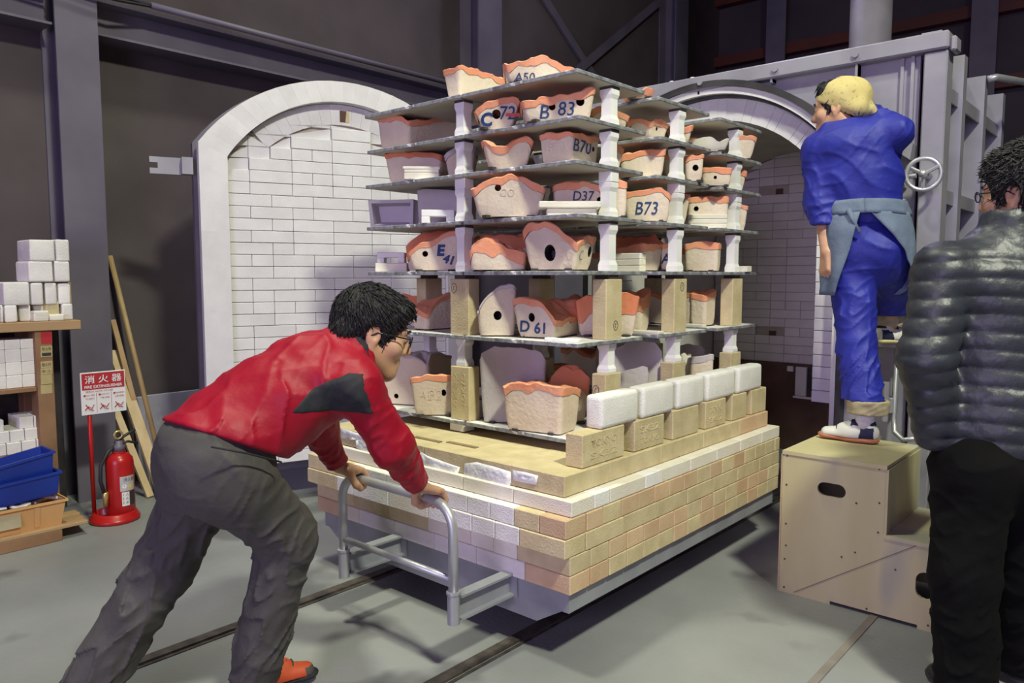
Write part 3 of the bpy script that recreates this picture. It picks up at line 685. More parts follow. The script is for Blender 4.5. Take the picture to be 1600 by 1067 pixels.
# ================================================================== clay moulds on the shelves
def vnoise(x, y, z=0., s=0):
    """cheap smooth noise in -1..1"""
    return (math.sin(x*1.7+s*2.1+1.3*math.sin(y*1.1+s))+math.sin(y*2.3-s*1.7+1.1*math.sin(x*1.9+z))+math.sin((x+y)*1.1+z*2.+s*.7))/3
SHELFNAME = dict(enumerate(lv))
class Mould:
    def __init__(s, label, z0, cx, yf, front, right=None, depth=None, th=0., taper=.02, band=.026, top='orange', body='clay', dip=.03, holes=(), seed=0, rough=.006, group=None, name='clay_mould', lift=.006, back=None, feet=True):
        z0 += lift
        s.z0 = z0; t = math.radians(th); F = np.array([-math.cos(t), -math.sin(t), 0]); D = np.array([-math.sin(t), math.cos(t), 0])
        P0 = onY(cx, 430, yf); P0[2] = z0; s.P0, s.F, s.D = P0, F, D
        fp = [s.face_px(x, y, 'f') for x, y in front]                 # (distance left of corner, height)
        w = max(a for a, h in fp); fp = sorted([(w-a, max(h, .02)) for a, h in fp]); fp[-1] = (w, fp[-1][1]); fp[0] = (0, fp[0][1])
        s.w = w
        if right:
            rp = sorted([(max(a, 0), max(h, .02)) for a, h in [s.face_px(x, y, 'r') for x, y in right]]); d = depth or rp[-1][0]; d = max(d, .05)
            rp = [(min(a, d), h) for a, h in rp]
        else:
            d = depth or .25; rp = [(0, fp[-1][1]), (d, fp[-1][1]*.95)]
        s.d = d; s.fp, s.rp = fp, rp; s.taper = taper
        hb = rp[-1][1]; hl = fp[0][1]
        if back: hb = back
        def interp(t, pts):
            if t <= pts[0][0]: return pts[0][1]
            for (a, h), (b, g) in zip(pts[:-1], pts[1:]):
                if t <= b: return h+(g-h)*(t-a)/max(b-a, 1e-6)
            return pts[-1][1]
        s.hf = lambda u: interp(u, fp); s.hr = lambda v: interp(v, rp)
        # perimeter of a rounded rectangle, anticlockwise from front-left
        r = min(.018, w*.2, d*.2); per = []
        def seg(p, q, n):
            for i in range(n): per.append((p[0]+(q[0]-p[0])*i/n, p[1]+(q[1]-p[1])*i/n))
        def corner(cx, cy, a0):
            for i in range(4): a = a0+math.pi/2*i/4; per.append((cx+r*math.cos(a), cy+r*math.sin(a)))
        nf, nr_ = max(10, int(w/.014)), max(6, int(d/.02))
        seg((r, 0), (w-r, 0), nf); corner(w-r, r, -math.pi/2); seg((w, r), (w, d-r), nr_); corner(w-r, d-r, 0); seg((w-r, d), (r, d), max(6, nf//2)); corner(r, d-r, math.pi/2); seg((0, d-r), (0, r), nr_); corner(r, r, math.pi)
        n = len(per)
        def height(u, v):
            u, v = min(max(u, 0), w), min(max(v, 0), d)
            ef = v; er = w-u; eb = d-v; el = u
            m = min(ef, er, eb, el)
            if m == ef: h = s.hf(u)
            elif m == er: h = s.hr(v)
            elif m == eb: h = hb+(hl*.95-hb)*(w-u)/w
            else: h = hl+(hl*.95-hl)*v/d
            return h
        H = [height(u, v)+rough*.8*vnoise(u*60, v*60, 0, seed) for u, v in per]
        bands = [max(.004, h-band*(1+.35*vnoise(u*30+5, v*30, 1., seed))) if top else h for (u, v), h in zip(per, H)]
        def world(u, v, z, ins=0.):
            u2 = ins+(u/w)*(w-2*ins); v2 = ins+(v/d)*(d-2*ins)
            q = P0+F*(w-u2)+D*v2; return (q[0], q[1], z0+z)
        s.world = world
        # body
        mb = MB(); vs = []; lev = 4
        for k in range(lev+1):
            for (u, v), hb_, H_ in zip(per, bands, H):
                z = hb_*k/lev; ins = taper*(1-z/max(H_, .01)); vs.append(world(u, v, z, max(ins, 0)+(.004 if k == 0 else 0)))
        fs = []
        for k in range(lev):
            for i in range(n): fs.append((k*n+i, k*n+(i+1) % n, (k+1)*n+(i+1) % n, (k+1)*n+i))
        cb = len(vs); vs.append(world(w/2, d/2, 0)); hm = min(bands) if top else None
        fs += [(cb, (i+1) % n, i) for i in range(n)]
        def top_rings(start, hts, base_ring, lowest, amp):
            """inward rings of a bumpy parting surface"""
            nonlocal vs, fs
            prev = base_ring; hm = sum(hts)/n
            for q, f in enumerate((.86, .66, .42, .2)):
                st = len(vs)
                for (u, v), h in zip(per, hts):
                    uu, vv = w/2+(u-w/2)*f, d/2+(v-d/2)*f
                    z = h*f+(hm-dip)*(1-f)+amp*vnoise(uu*34, vv*34, q, seed)*1.6
                    z = max(z, .008); vs.append(world(uu, vv, z, 0))
                for i in range(n): fs.append((prev+i, prev+(i+1) % n, st+(i+1) % n, st+i))
                prev = st
            c = len(vs); vs.append(world(w/2, d/2, max(hm-dip, .008))); fs += [(prev+i, prev+(i+1) % n, c) for i in range(n)]
        o_at = Vector(tuple(P0+F*w/2+D*d/2)); o_at.z = z0-lift
        MBODY = {'clay': M_clay, 'grey': M_clayg, 'tile': M_tile}[body]
        s.root = thing(name, label, 'clay mould', o_at, group or 'clay moulds on the kiln shelves')
        if top:
            c = len(vs); base = lev*n; hm_ = sum(bands)/n; vs.append(world(w/2, d/2, min(bands)*.9)); fs += [(base+i, base+(i+1) % n, c) for i in range(n)]
        else: top_rings(0, H, lev*n, .01, rough)
        mb.add(vs, fs); s.body = mb.build('body', MBODY, s.root, True, auto=38)
        if feet and lift > .003:
            for fu, fv in ((.2, .12), (.8, .12), (.8, .85), (.2, .85)):
                c = Vector(world(w*fu, d*fv, 0)); MB().box(c.x-.012, c.x+.012, c.y-.012, c.y+.012, z0-lift, z0+.004).build('setter_pad', M_foot, s.root)
        if top:
            vs = []; fs = []
            e = .0025
            for (u, v), b_ in zip(per, bands):
                q = world(u, v, b_, taper*(1-b_/max(.02, s_h(H, per, u, v))) if False else 0); vs.append(world(u, v, b_, max(taper*(1-b_/max(.02, b_+band)), 0)-e))
            for (u, v), h in zip(per, H): vs.append(world(u, v, h-.004, -e))
            for (u, v), h in zip(per, H): vs.append(world(u, v, h, e*1.5))
            for k in range(2):
                for i in range(n): fs.append((k*n+i, k*n+(i+1) % n, (k+1)*n+(i+1) % n, (k+1)*n+i))
            top_rings(0, H, 2*n, .01, rough*1.2)
            mt = {'orange': M_orange, 'deep': M_orange2, 'grey': M_clayg}[top]
            tp = MB().add(vs, fs).build('orange_top' if top != 'grey' else 'grey_top', mt, s.root, True, auto=45)
            tp['label'] = 'wavy orange-coated upper face' if top != 'grey' else 'smooth grey upper face'
        for h in holes: s.hole(*h)
    def face_px(s, x, y, f):
        d = ray(x, y); nrm = s.D if f == 'f' else -s.F; t = np.dot(s.P0-_C, nrm)/np.dot(d, nrm); q = _C+d*t
        return (float(np.dot(q-s.P0, s.F if f == 'f' else s.D)), float(q[2]-s.z0))
    def face(s, f, u, z):
        """point on the front ('f', u from the left) or right ('r', u from the corner) face"""
        if f == 'f': H = max(s.hf(u), .02); ins = s.taper*(1-z/H); return s.P0+s.F*(s.w-u)+s.D*ins+np.array([0, 0, z])
        H = max(s.hr(u), .02); ins = s.taper*(1-z/H); return s.P0+s.F*ins+s.D*u+np.array([0, 0, z])
    def hole(s, x, y, r=.016, f='f', rz=1.):
        a, z = s.face_px(x, y, f); u = s.w-a if f == 'f' else a
        c = Vector(s.face(f, u, z)); N = Vector(-s.D) if f == 'f' else Vector(-s.F)
        T = Vector(-s.F) if f == 'f' else Vector(s.D)
        # a blind hole cut into the body, its inner shade painted as a dark bore
        k = 14; vs = []
        for dd in (.03, -.07):
            for i in range(k): g = 2*math.pi*i/k; vs.append(c+N*dd+T*r*math.cos(g)+Vector((0, 0, r*rz*math.sin(g))))
        me = MB().add(vs, [tuple(range(k)), tuple(range(k, 2*k))[::-1]]+[(i, k+i, k+(i+1) % k, (i+1) % k) for i in range(k)])
        cut = me.build('cutter', M_dark, None)
        bm_ = bmesh.new(); bm_.from_mesh(cut.data); bmesh.ops.recalc_face_normals(bm_, faces=bm_.faces[:]); bm_.to_mesh(cut.data); bm_.free()
        b0 = bmesh.new(); b0.from_mesh(s.body.data); bmesh.ops.recalc_face_normals(b0, faces=b0.faces[:]); b0.to_mesh(s.body.data); b0.free()
        md = s.body.modifiers.new('b', 'BOOLEAN'); md.object = cut; md.operation = 'DIFFERENCE'; md.solver = 'EXACT'; md.material_mode = 'TRANSFER'
        dg = bpy.context.evaluated_depsgraph_get(); nm = bpy.data.meshes.new_from_object(s.body.evaluated_get(dg))
        s.body.modifiers.remove(md)
        if len(nm.polygons) > 20: s.body.data = nm; nm.name = 'body'
        bpy.data.objects.remove(cut)
    def text(s, body, x, y, hpx, f='f', m=None, bold=.004, slant=.12, wpx=None, jig=0., rot=0.):
        a, z = s.face_px(x, y, f); u = s.w-a if f == 'f' else a
        a2, z2 = s.face_px(x, y+hpx, f); h = abs(z-z2); wd = None
        if wpx: a3, _ = s.face_px(x+wpx, y, f); wd = abs(a3-a)
        N = -s.D if f == 'f' else -s.F
        cr, sr = math.cos(rot), math.sin(rot)
        fn = lambda p, q: s.face(f, u+p*cr-q*sr, z+p*sr+q*cr)+N*.0028
        lettering(body, h, fn, m or M_blueink, s.root, wd, bold, slant=slant)
def s_h(*a): return 1.
Z = ZS
FC = 41.   # turned to face the camera side
# ---- on the topmost shelf
T1 = Mould('cream mould with sloping orange rim, at the left on top of the stack', Z[0], 720, 2.34, [(690, 109), (700, 107), (711, 104), (720, 101)], [(720, 101), (745, 108), (765, 115), (792, 124)], seed=1)
T2 = Mould('cream mould with peaked wavy rim lettered A 50 on top of the stack', Z[0], 897, 2.42, [(786, 97), (795, 101), (809, 93), (823, 96.5), (828, 90), (843, 85.5), (855, 86), (864, 94), (874, 98), (897, 107)], None, .22, FC, seed=2)
T2.text('A50', 820, 119, 13, wpx=32)
Mould('low cream mould with orange corner at the far right on top of the stack', Z[0], 1019, 2.87, [(980, 147), (1004, 141), (1010, 137), (1019, 138)], None, .14, FC, seed=3)
# ---- second shelf from the top
Mould('long low mould with wavy orange rim at the left end of the second shelf', Z[1], 640, 2.33, [(588, 185), (605, 181), (622, 179), (640, 186)], [(640, 187), (669, 187), (690, 181), (703, 177), (716, 177)], seed=4, taper=.012)
C72 = Mould('rounded cream mould lettered C 72 in blue on the second shelf', Z[1], 813, 2.35, [(741, 171), (747, 165), (760, 158.5), (775, 155), (790, 150), (803, 150.5), (810, 153), (813, 157)], None, .2, FC, .035, holes=[(775.5, 177, .018)], seed=5)
C72.text('C', 760, 185, 21, bold=.04); C72.text('72', 793, 175, 20, wpx=24); C72.text('—', 801, 178, 5, m=M_redink, wpx=22, bold=.08)
B83 = Mould('long cream mould with two holes lettered B 83 in blue, second shelf front', Z[1], 928, 2.42, [(814, 156), (838, 157), (842, 151), (864, 149.5), (885, 147), (903, 144), (921, 137), (928, 135)], None, .2, FC, .02, holes=[(863, 166, .013), (907, 158, .016)], seed=6)
B83.text('B', 852, 174, 21); B83.text('83', 885, 169, 21, wpx=25)
Mould('grey smooth mould lying behind the C 72 and B 83 moulds', Z[1], 874, 2.66, [(822, 152), (830, 143), (845, 141), (862, 142), (874, 150)], None, .05, FC, body='grey', top=None, seed=7, lift=.003)
Mould('small cream mould with jagged orange rim behind the front right post, second shelf', Z[1], 981, 2.66, [(923, 170), (938, 165), (960, 168), (966, 172), (972, 176), (981, 180)], None, .07, FC, seed=8)
Mould('low cream mould with a small round hole, middle of the second shelf right edge', Z[1], 1014, 2.90, [(978, 192), (984, 186), (1000, 183), (1014, 190)], [(1014, 190), (1024, 184), (1036, 187), (1046, 194)], .16, holes=[(1029, 201, .008, 'r')], seed=9)
Mould('cream mould with orange rim behind the middle right post, second shelf', Z[1], 1080, 3.14, [(1047, 196), (1060, 193), (1070, 199), (1080, 194)], None, .1, FC, seed=10)
Mould('uncoated white mould with a broken wavy rim at the back of the second shelf', Z[1], 1137, 3.43, [(1078, 219), (1095, 215), (1110, 213), (1121, 221), (1129, 219), (1137, 216.5)], None, .13, FC, top=None, body='tile', seed=11)
Mould('narrow cream mould with orange top beyond the back right post, second shelf', Z[1], 1178, 3.70, [(1150, 212), (1161, 210), (1170, 211), (1178, 213)], None, .12, FC, seed=12, lift=.003)
# ---- third shelf
Mould('cream mould with deep orange top at the left end of the third shelf', Z[2], 690, 2.42, [(599, 239), (612, 238), (623, 235), (640, 237), (665, 237), (690, 240)], None, .2, 20, top='deep', seed=13)
Mould('pale lilac mould with peaked rim half hidden by the front seam post, third shelf', Z[2], 745, 2.48, [(694, 240), (704, 234), (712, 228), (724, 226), (745, 230)], None, .18, FC, top='grey', seed=14)
Mould('boat-shaped cream mould with curling orange rim on the third shelf', Z[2], 834, 2.37, [(752, 219), (760, 219.5), (768, 226), (778, 229), (795, 224.5), (806, 218), (813, 214), (825, 211.5), (834, 219)], None, .17, FC, .03, seed=15)
B70 = Mould('square cream mould lettered B 70 in blue on its right side', Z[2], 893, 2.37, [(841, 210), (853, 206.5), (870, 206), (893, 204.5)], [(893, 204.5), (908, 208), (925, 212), (938, 214)], None, 5, .010, holes=[(928.5, 233, .010, 'r')], seed=16)
B70.text('B70', 911, 229, 20, 'r', wpx=26); B70.text('B70', 867, 231, 13, 'f', m=M_clay, wpx=26)
Mould('slender cream mould with orange top behind the front right post, third shelf', Z[2], 973, 2.68, [(945, 230), (960, 229), (967, 226), (973, 230)], None, .1, FC, seed=17)
Mould('plain cream mould with a broad sloping orange rim, third shelf right edge', Z[2], 1038, 2.93, [(968, 243), (985, 239), (1007, 234), (1022, 233), (1038, 232.5)], None, .2, FC, .012, seed=18)
Mould('cream mould with orange band behind the middle right post, third shelf', Z[2], 1060, 3.16, [(1036, 243), (1046, 241), (1060, 243)], None, .1, FC, seed=19)
Mould('narrow upright cream mould with one dark hole at the third shelf right edge', Z[2], 1097, 3.20, [(1071, 243), (1080, 241), (1088, 242), (1097, 240)], None, .1, FC, .006, holes=[(1087, 262, .014)], seed=20)
Mould('low wide cream mould with tiny hole before the back right post', Z[2], 1141, 3.45, [(1097, 262), (1110, 261), (1125, 261.5), (1141, 262)], None, .14, FC, .006, holes=[(1118, 277, .008)], seed=21)
Mould('sliver of an orange-rimmed mould beyond the back right post, third shelf', Z[2], 1164, 3.74, [(1146, 268), (1158, 265), (1164, 268)], None, .08, FC, seed=22, lift=.003)
# ---- fourth shelf
G1 = Mould('pale grey block mould beside the open tray at the left of the fourth shelf', Z[3], 730, 2.50, [(650, 297), (665, 295), (690, 296), (712, 298), (730, 300)], None, .15, 25, .004, top=None, body='grey', seed=23, rough=.002)
M4 = Mould('large arched cream mould with a small hole and orange crest, fourth shelf', Z[3], 853, 2.36, [(736, 293), (742, 292), (752, 286), (762, 280), (780, 275), (800, 272), (815, 275), (828, 280), (840, 287), (853, 293)], None, .18, FC, .028, holes=[(778, 293, .013)], seed=24)
M4.text('OO', 793, 300, 12, m=M_clay, wpx=22, bold=0)
D37 = Mould('cream mould lettered D 37 in blue behind flat tiles, fourth shelf', Z[3], 943, 2.55, [(865, 288), (878, 285), (890, 284), (912, 283), (926, 286), (943, 291)], None, .1, FC, .008, holes=[(937, 312, .011)], seed=25)
D37.text('D37', 912, 306, 15, wpx=32)
Mould('tall cream mould with orange top just past the front right post, fourth shelf', Z[3], 978, 2.60, [(954, 284), (966, 282), (978, 283)], None, .09, FC, -.004, seed=26)
B73 = Mould('cream mould lettered B 73 in blue with a high right shoulder', Z[3], 1047, 2.92, [(976, 301), (990, 298), (1002, 296), (1020, 294), (1034, 291), (1041, 297), (1047, 304)], None, .16, FC, .008, seed=27)
B73.text('B73', 1011, 325, 20, wpx=34)
Mould('sliver of an orange-topped mould beyond the middle right post, fourth shelf', Z[3], 1077, 3.20, [(1056, 306), (1068, 303), (1077, 303)], None, .1, FC, seed=28)
Mould('cream mould behind stacked tiles at the back of the fourth shelf', Z[3], 1137, 3.50, [(1076, 309), (1090, 307), (1110, 306.5), (1137, 307)], None, .14, FC, .004, holes=[(1088, 326, .012)], seed=29)
Mould('narrow cream mould with orange shoulder beyond the back right post, fourth shelf', Z[3], 1167, 3.72, [(1146, 318), (1156, 316), (1162, 319), (1167, 322)], None, .09, FC, .012, seed=30, lift=.003)
# ---- fifth shelf
E41 = Mould('cream mould lettered E 41 in blue at the left of the fifth shelf', Z[4], 722, 2.40, [(637, 394), (647, 385), (657, 379), (675, 375), (690, 366), (710, 359), (722, 358)], None, .2, FC, .02, holes=[(664, 396.5, .013)], seed=31, dip=-.01)
E41.text('E', 689, 391, 18, bold=.05); E41.text('41', 700, 405, 14, bold=.04, rot=-.25)
Mould('lumpy deep orange mould behind the E 41 mould', Z[4], 735, 2.58, [(634, 382), (650, 370), (660, 363), (690, 360), (735, 360)], None, .09, FC, .01, top='deep', seed=32, band=.07)
Mould('low cream mould under a heap of orange at the middle of the fifth shelf', Z[4], 822, 2.38, [(734, 391), (740, 380), (747, 373), (767, 375), (783, 382), (803, 391), (814, 389), (822, 394)], None, .2, FC, .004, holes=[], seed=33, band=.05, dip=-.02, rough=.012)
Mould('deep orange hummocked mould at the back of the fifth shelf front slab', Z[4], 850, 2.62, [(740, 372), (762, 366), (790, 365), (820, 368), (850, 370)], None, .08, FC, .01, top='deep', seed=34, band=.06, rough=.012)
M5 = Mould('large cream mould with a big oval hole and tall orange peak, fifth shelf', Z[4], 903, 2.35, [(815, 361), (820, 354), (825, 349), (838, 347), (850, 345.5), (861, 347), (870, 353), (879, 360), (890, 369), (903, 381)], [(903, 381), (909, 374), (918, 367), (927, 368), (937, 370)], .2, 14, .022, band=.030, holes=[(857, 395, .024, 'f', 1.35), (925, 393, .017, 'r', 1.3)], seed=35)
M5.text('30', 884, 397, 15, m=M_clay, wpx=22, bold=0); M5.text('C', 912, 399, 15, 'r', m=M_blackink, bold=-.02)
A5 = Mould('cream mould with flat orange rim and scratched front, fifth shelf right edge', Z[4], 1006, 2.95, [(961, 389), (986, 383), (1006, 379.5)], [(1006, 379.5), (1022, 380), (1038, 380.5)], None, 0, .012, band=.035, seed=36)
Mould('deep orange mould with a pointed peak behind the scratched mould, fifth shelf', Z[4], 1036, 3.17, [(962, 372), (980, 368), (1000, 371), (1017, 366), (1023, 366), (1030, 376), (1036, 378)], None, .08, FC, top='deep', band=.07, seed=37, rough=.01)
A6 = Mould('cream mould marked A beside the middle right post, fifth shelf', Z[4], 1052, 3.14, [(1034, 380), (1043, 379), (1052, 380)], None, .1, FC, .004, seed=38)
A6.text('A', 1041, 404, 16, bold=.02)
Mould('wide cream mould with low orange roof before the back right post, fifth shelf', Z[4], 1122, 3.46, [(1069, 381), (1085, 378), (1105, 376), (1122, 379)], [(1122, 379), (1130, 380), (1138, 382)], .12, 20, .004, band=.035, seed=39)
# ---- sixth shelf
Mould('cream mould with orange saddle top at the left of the sixth shelf', Z[5], 667, 2.36, [(640, 476), (650, 480), (660, 486), (667, 491)], [(667, 489), (676, 476), (690, 463), (706, 458)], .3, 0, .008, seed=40, dip=-.03)
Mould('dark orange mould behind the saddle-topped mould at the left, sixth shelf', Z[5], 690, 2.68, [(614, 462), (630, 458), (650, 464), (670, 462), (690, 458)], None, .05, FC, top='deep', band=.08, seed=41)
R6 = Mould('tall rounded grey-backed mould with one round hole, sixth shelf', Z[5], 807, 2.37, [(746, 486), (750, 476), (756, 467), (766, 457), (776, 449), (786, 444), (796, 442.5), (803, 446), (807, 449)], None, .22, FC, .006, holes=[(777.5, 493, .017, 'f', 1.15)], top='grey', band=.016, seed=42, dip=.0)
D61 = Mould('cream mould lettered D 61 in blue with a deep orange hollow', Z[5], 868, 2.36, [(799, 469), (807, 464), (820, 465), (832, 466), (842, 470), (850, 476), (860, 488), (868, 498)], [(868, 498), (878, 500), (889, 493), (900, 494), (908, 484), (920, 467)], .3, 12, .02, holes=[(829, 496, .014, 'f', 1.3)], seed=43, dip=-.015)
D61.text('D', 818, 510, 18, bold=.02); D61.text('61', 841, 513, 18, bold=.02, wpx=17)
Mould('squarish cream mould with a gabled orange top between front and middle props', Z[5], 1004, 2.92, [(969, 468), (980, 460), (992, 459), (1004, 466)], [(1004, 466), (1013, 456), (1020, 449), (1025, 456), (1030, 466)], .14, 15, .006, band=.07, seed=44, dip=-.02)
Mould('box-like cream mould framed in orange before the back right prop', Z[5], 1104, 3.45, [(1077, 458), (1090, 459), (1104, 461)], [(1104, 461), (1112, 456), (1122, 452)], .14, 5, .004, band=.03, seed=45, dip=-.01)
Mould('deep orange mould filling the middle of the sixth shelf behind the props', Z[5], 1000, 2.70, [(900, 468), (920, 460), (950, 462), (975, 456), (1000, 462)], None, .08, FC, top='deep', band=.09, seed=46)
# ---- bottom shelf
L7 = Mould('large pale mould with grey sloping top beside the red jacket worker', Z[6], 668, 2.42, [(596, 566), (610, 556), (622, 553), (647, 556), (658, 562), (668, 570)], [(668, 568), (672, 553), (684, 550), (700, 556)], .28, 22, .004, holes=[(618.5, 619, .012)], top='grey', band=.012, seed=47, dip=-.03)
L7b = Mould('cream mould with incised lettering and orange rim on the bottom shelf', Z[6], 716, 2.34, [(640, 591), (650, 589), (662, 586), (679, 585), (698, 586), (716, 587)], None, .1, FC, .02, holes=[(693, 614, .011, 'f', 1.4)], seed=48)
L7b.text('AB2', 672, 617, 16, m=M_clay, wpx=38, bold=-.01)
L7c = Mould('big lilac mould with a rounded crown on the bottom shelf', Z[6], 853, 2.44, [(748, 562), (752, 552), (758, 547), (772, 541.5), (804, 542.5), (836, 546), (846, 552), (853, 562)], None, .16, 32, .012, body='grey', top=None, seed=49, dip=0.)
L7d = Mould('wide cream tub mould with jagged orange rim at the front of the bottom shelf', Z[6], 879, 2.30, [(784, 600), (790, 604), (798, 600), (806, 597), (826, 599), (843, 598), (857, 602), (870, 604), (879, 606)], [(879, 606), (890, 604), (900, 605), (911, 606)], .17, 10, .012, seed=50, band=.030, dip=-.01)
Mould('deep orange mound behind the wide tub mould on the bottom shelf', Z[6], 924, 2.58, [(858, 596), (866, 582), (874, 574), (890, 575), (905, 577), (924, 590)], None, .14, FC, top='deep', band=.09, seed=51, dip=-.02, rough=.012)
Mould('white-lilac slumped mould past the front right prop, bottom shelf', Z[6], 1018, 2.88, [(960, 596), (972, 582), (985, 576), (1005, 572), (1014, 574), (1018, 584)], None, .12, FC, body='grey', top=None, seed=52)
Mould('low orange mould lying between the front and middle props, bottom shelf', Z[6], 1028, 2.87, [(1019, 600), (1022, 595), (1026, 597), (1028, 602)], None, .1, FC, top='deep', seed=53)
Mould('dark lilac barrel-shaped mould deep between the props, bottom shelf', Z[6], 1040, 3.04, [(950, 566), (962, 545), (980, 535), (1005, 532), (1025, 537), (1036, 550), (1040, 566)], None, .14, FC, .01, body='grey', top=None, seed=54)
Mould('small cream mould with chipped rim beside the middle right prop, bottom shelf', Z[6], 1083, 3.42, [(1064, 556), (1070, 553), (1076, 556), (1083, 553)], None, .08, FC, .004, top=None, body='tile', seed=55)
Mould('cream block mould with pale lilac lid before the back right prop', Z[6], 1119, 3.44, [(1080, 558), (1095, 556), (1108, 554), (1119, 553)], None, .14, FC, .002, top='grey', band=.035, seed=56, rough=.002)
Mould('dark lilac sloping mould at the far back of the bottom shelf', Z[6], 1105, 3.66, [(1050, 552), (1058, 540), (1075, 537), (1095, 540), (1105, 546)], None, .1, FC, .004, body='grey', top=None, seed=57)
# moulds deeper in on the left slabs, glimpsed between the nearer ones
for i in range(1, 7):
    for j, (x, y) in enumerate(((-2.52, 3.0), (-2.50, 3.55), (-1.98, 3.55))):
        if i == 6 and j == 2: continue
        h = (ZS[i-1]-ZS[i])*random.uniform(.55, .72); w = random.uniform(.30, .38)
        P = Vector((x+w/2, y-.1, ZS[i]))
        c = P-Vector(_C); dep = float(np.dot(np.array(c), _fw)); px = 800+FPX*float(np.dot(np.array(c), _rt))/dep
        def pp(X, H_): 
            v = np.array([X, P.y, ZS[i]+H_])-_C; q = float(np.dot(v, _fw)); return (800+FPX*float(np.dot(v, _rt))/q, 533.5-FPX*float(np.dot(v, _up))/q)
        fr = [pp(P.x-w+w*k/6, h*(.82+.18*vnoise(k*1.3, i, j, 5))) for k in range(7)]
        pl = ['middle left', 'back left', 'back centre'][j]
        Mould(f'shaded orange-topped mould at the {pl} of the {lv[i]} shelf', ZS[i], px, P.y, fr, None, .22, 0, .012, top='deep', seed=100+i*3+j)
# ---- flat tiles and small setters lying on the shelves
def tile(label, z, px, yf, w, d, h, m=None, th=FC, lip=0., notch=False, name='setter_tile'):
    P = onY(px, 430, yf); t = math.radians(th); mb = MB().bev(-w/2, w/2, 0, d, 0, h, min(.003, h*.3))
    if lip: mb.bev(-w/2-lip, w/2+lip, -lip, d+lip, h*.55, h, .002)
    if notch:
        mb = MB().bev(-w/2, w/2, 0, d, h*.5, h, .003).bev(-w/2, -w/4, 0, d, 0, h*.5, .002).bev(w/4, w/2, 0, d, 0, h*.5, .002)
    me = mb.mesh(name, m or M_tile); o = put(name, me, None, (P[0], P[1], z), t)
    return tag(o, label, 'tile', 'flat tiles on the kiln shelves')
tile('lower of two cream tiles before the deep orange mould, third shelf left', Z[2], 660, 2.30, .155, .10, .030)
tile('upper of two cream tiles before the deep orange mould, third shelf left', Z[2]+.0305, 660, 2.30, .155, .10, .026, lip=.004)
tile('small cream tile under a larger one before the D 37 mould', Z[3], 893, 2.36, .19, .10, .028)
tile('larger cream tile lying on a small one before the D 37 mould', Z[3]+.0285, 890, 2.34, .235, .13, .024)
tile('white notched setter before the open grey tray, fourth shelf', Z[3], 685, 2.31, .145, .07, .058, M_post, notch=True)
for k in range(3): tile(f'cream tile at the back right of the fourth shelf, {["bottom", "middle", "top"][k]} of three', Z[3]+.0225*k, 1104, 3.42, .19, .08, .022)
tile('wide cream tile at the left end of the fifth shelf', Z[4], 611, 2.36, .15, .11, .042)
tile('white notched setter on the wide tile at the left, fifth shelf', Z[4]+.0425, 611, 2.37, .13, .08, .05, M_post, notch=True)
for k in range(3): tile(f'cream tile before the scratched mould, fifth shelf, {["bottom", "middle", "top"][k]} of three', Z[4]+.027*k, 980, 2.885, .13, .05, .0265, th=0)
tile('small cream tile beyond the back right post, fifth shelf', Z[4], 1160, 3.69, .045, .06, .030, th=0)
for n_, (px, yf, w) in enumerate(((866, 2.295, .10), (884, 2.30, .12))): tile(f'thin white tile before the D 61 mould, {["left", "right"][n_]} of two', Z[5], px, yf, w*.85, .035, .014, M_post, th=12)
tile('thin cream tile before the gabled mould, sixth shelf', Z[5], 1003, 2.86, .17, .05, .014, th=0)
tile('thin cream tile before the box-like mould, sixth shelf', Z[5], 1086, 3.41, .10, .035, .014, th=0)
# open grey tray standing on its side at the left of the fourth shelf
t0 = onY(612, 430, 2.40)
mb = MB(); a = math.radians(30)
def tr(u, v, z): return (t0[0]+u*math.cos(a)-v*math.sin(a), t0[1]+u*math.sin(a)+v*math.cos(a), Z[3]+z)
W2, H2, D2, wl = .115, .135, .09, .016
out = [(-W2+.012, 0), (W2-.006, 0), (W2, H2), (-W2, H2)]; inn = [(-W2+.03, wl), (W2-.022, wl), (W2-.016, H2-wl), (-W2+.016, H2-wl)]
vs = [tr(u, 0, z) for u, z in out]+[tr(u, 0, z) for u, z in inn]+[tr(u*.85, D2-.03, .02+z*.75) for u, z in inn]+[tr(u, D2, z) for u, z in out]
fs = [(i, (i+1) % 4, 4+(i+1) % 4, 4+i) for i in range(4)]+[(4+i, 4+(i+1) % 4, 8+(i+1) % 4, 8+i) for i in range(4)]+[(8, 9, 10, 11)]+[((i+1) % 4, i, 12+i, 12+(i+1) % 4) for i in range(4)]+[(15, 14, 13, 12)]
tag(MB().add(vs, fs).build('hollow_tray', mat('tray_grey', (.50, .47, .50), (.58, .55, .58), 6, .8, .1), None), 'open grey tray standing on its side at the left of the fourth shelf', 'tray')
# ================================================================== plywood step box
BX0, BXM, BX1, BY0, BY1, BZ, BZ2 = -1.212, -.812, -.415, 3.08, 3.55, .60, .332
box = thing('step_box', 'two-step plywood box with oval hand holes that the blue worker stands on', 'step box', ((BX0+BX1)/2, (BY0+BY1)/2, 0))
pt = .015
def stadium(cx, cz, a, b, n=8):
    """half length a along x, half height b"""
    if a >= b: c = a-b; return [(cx+c+b*math.cos(t), cz+b*math.sin(t)) for t in [-math.pi/2+math.pi*i/n for i in range(n+1)]]+[(cx-c+b*math.cos(t), cz+b*math.sin(t)) for t in [math.pi/2+math.pi*i/n for i in range(n+1)]]
    c = b-a; return [(cx+a*math.cos(t), cz+c+a*math.sin(t)) for t in [math.pi*i/n for i in range(n+1)]]+[(cx+a*math.cos(t), cz-c+a*math.sin(t)) for t in [math.pi+math.pi*i/n for i in range(n+1)]]
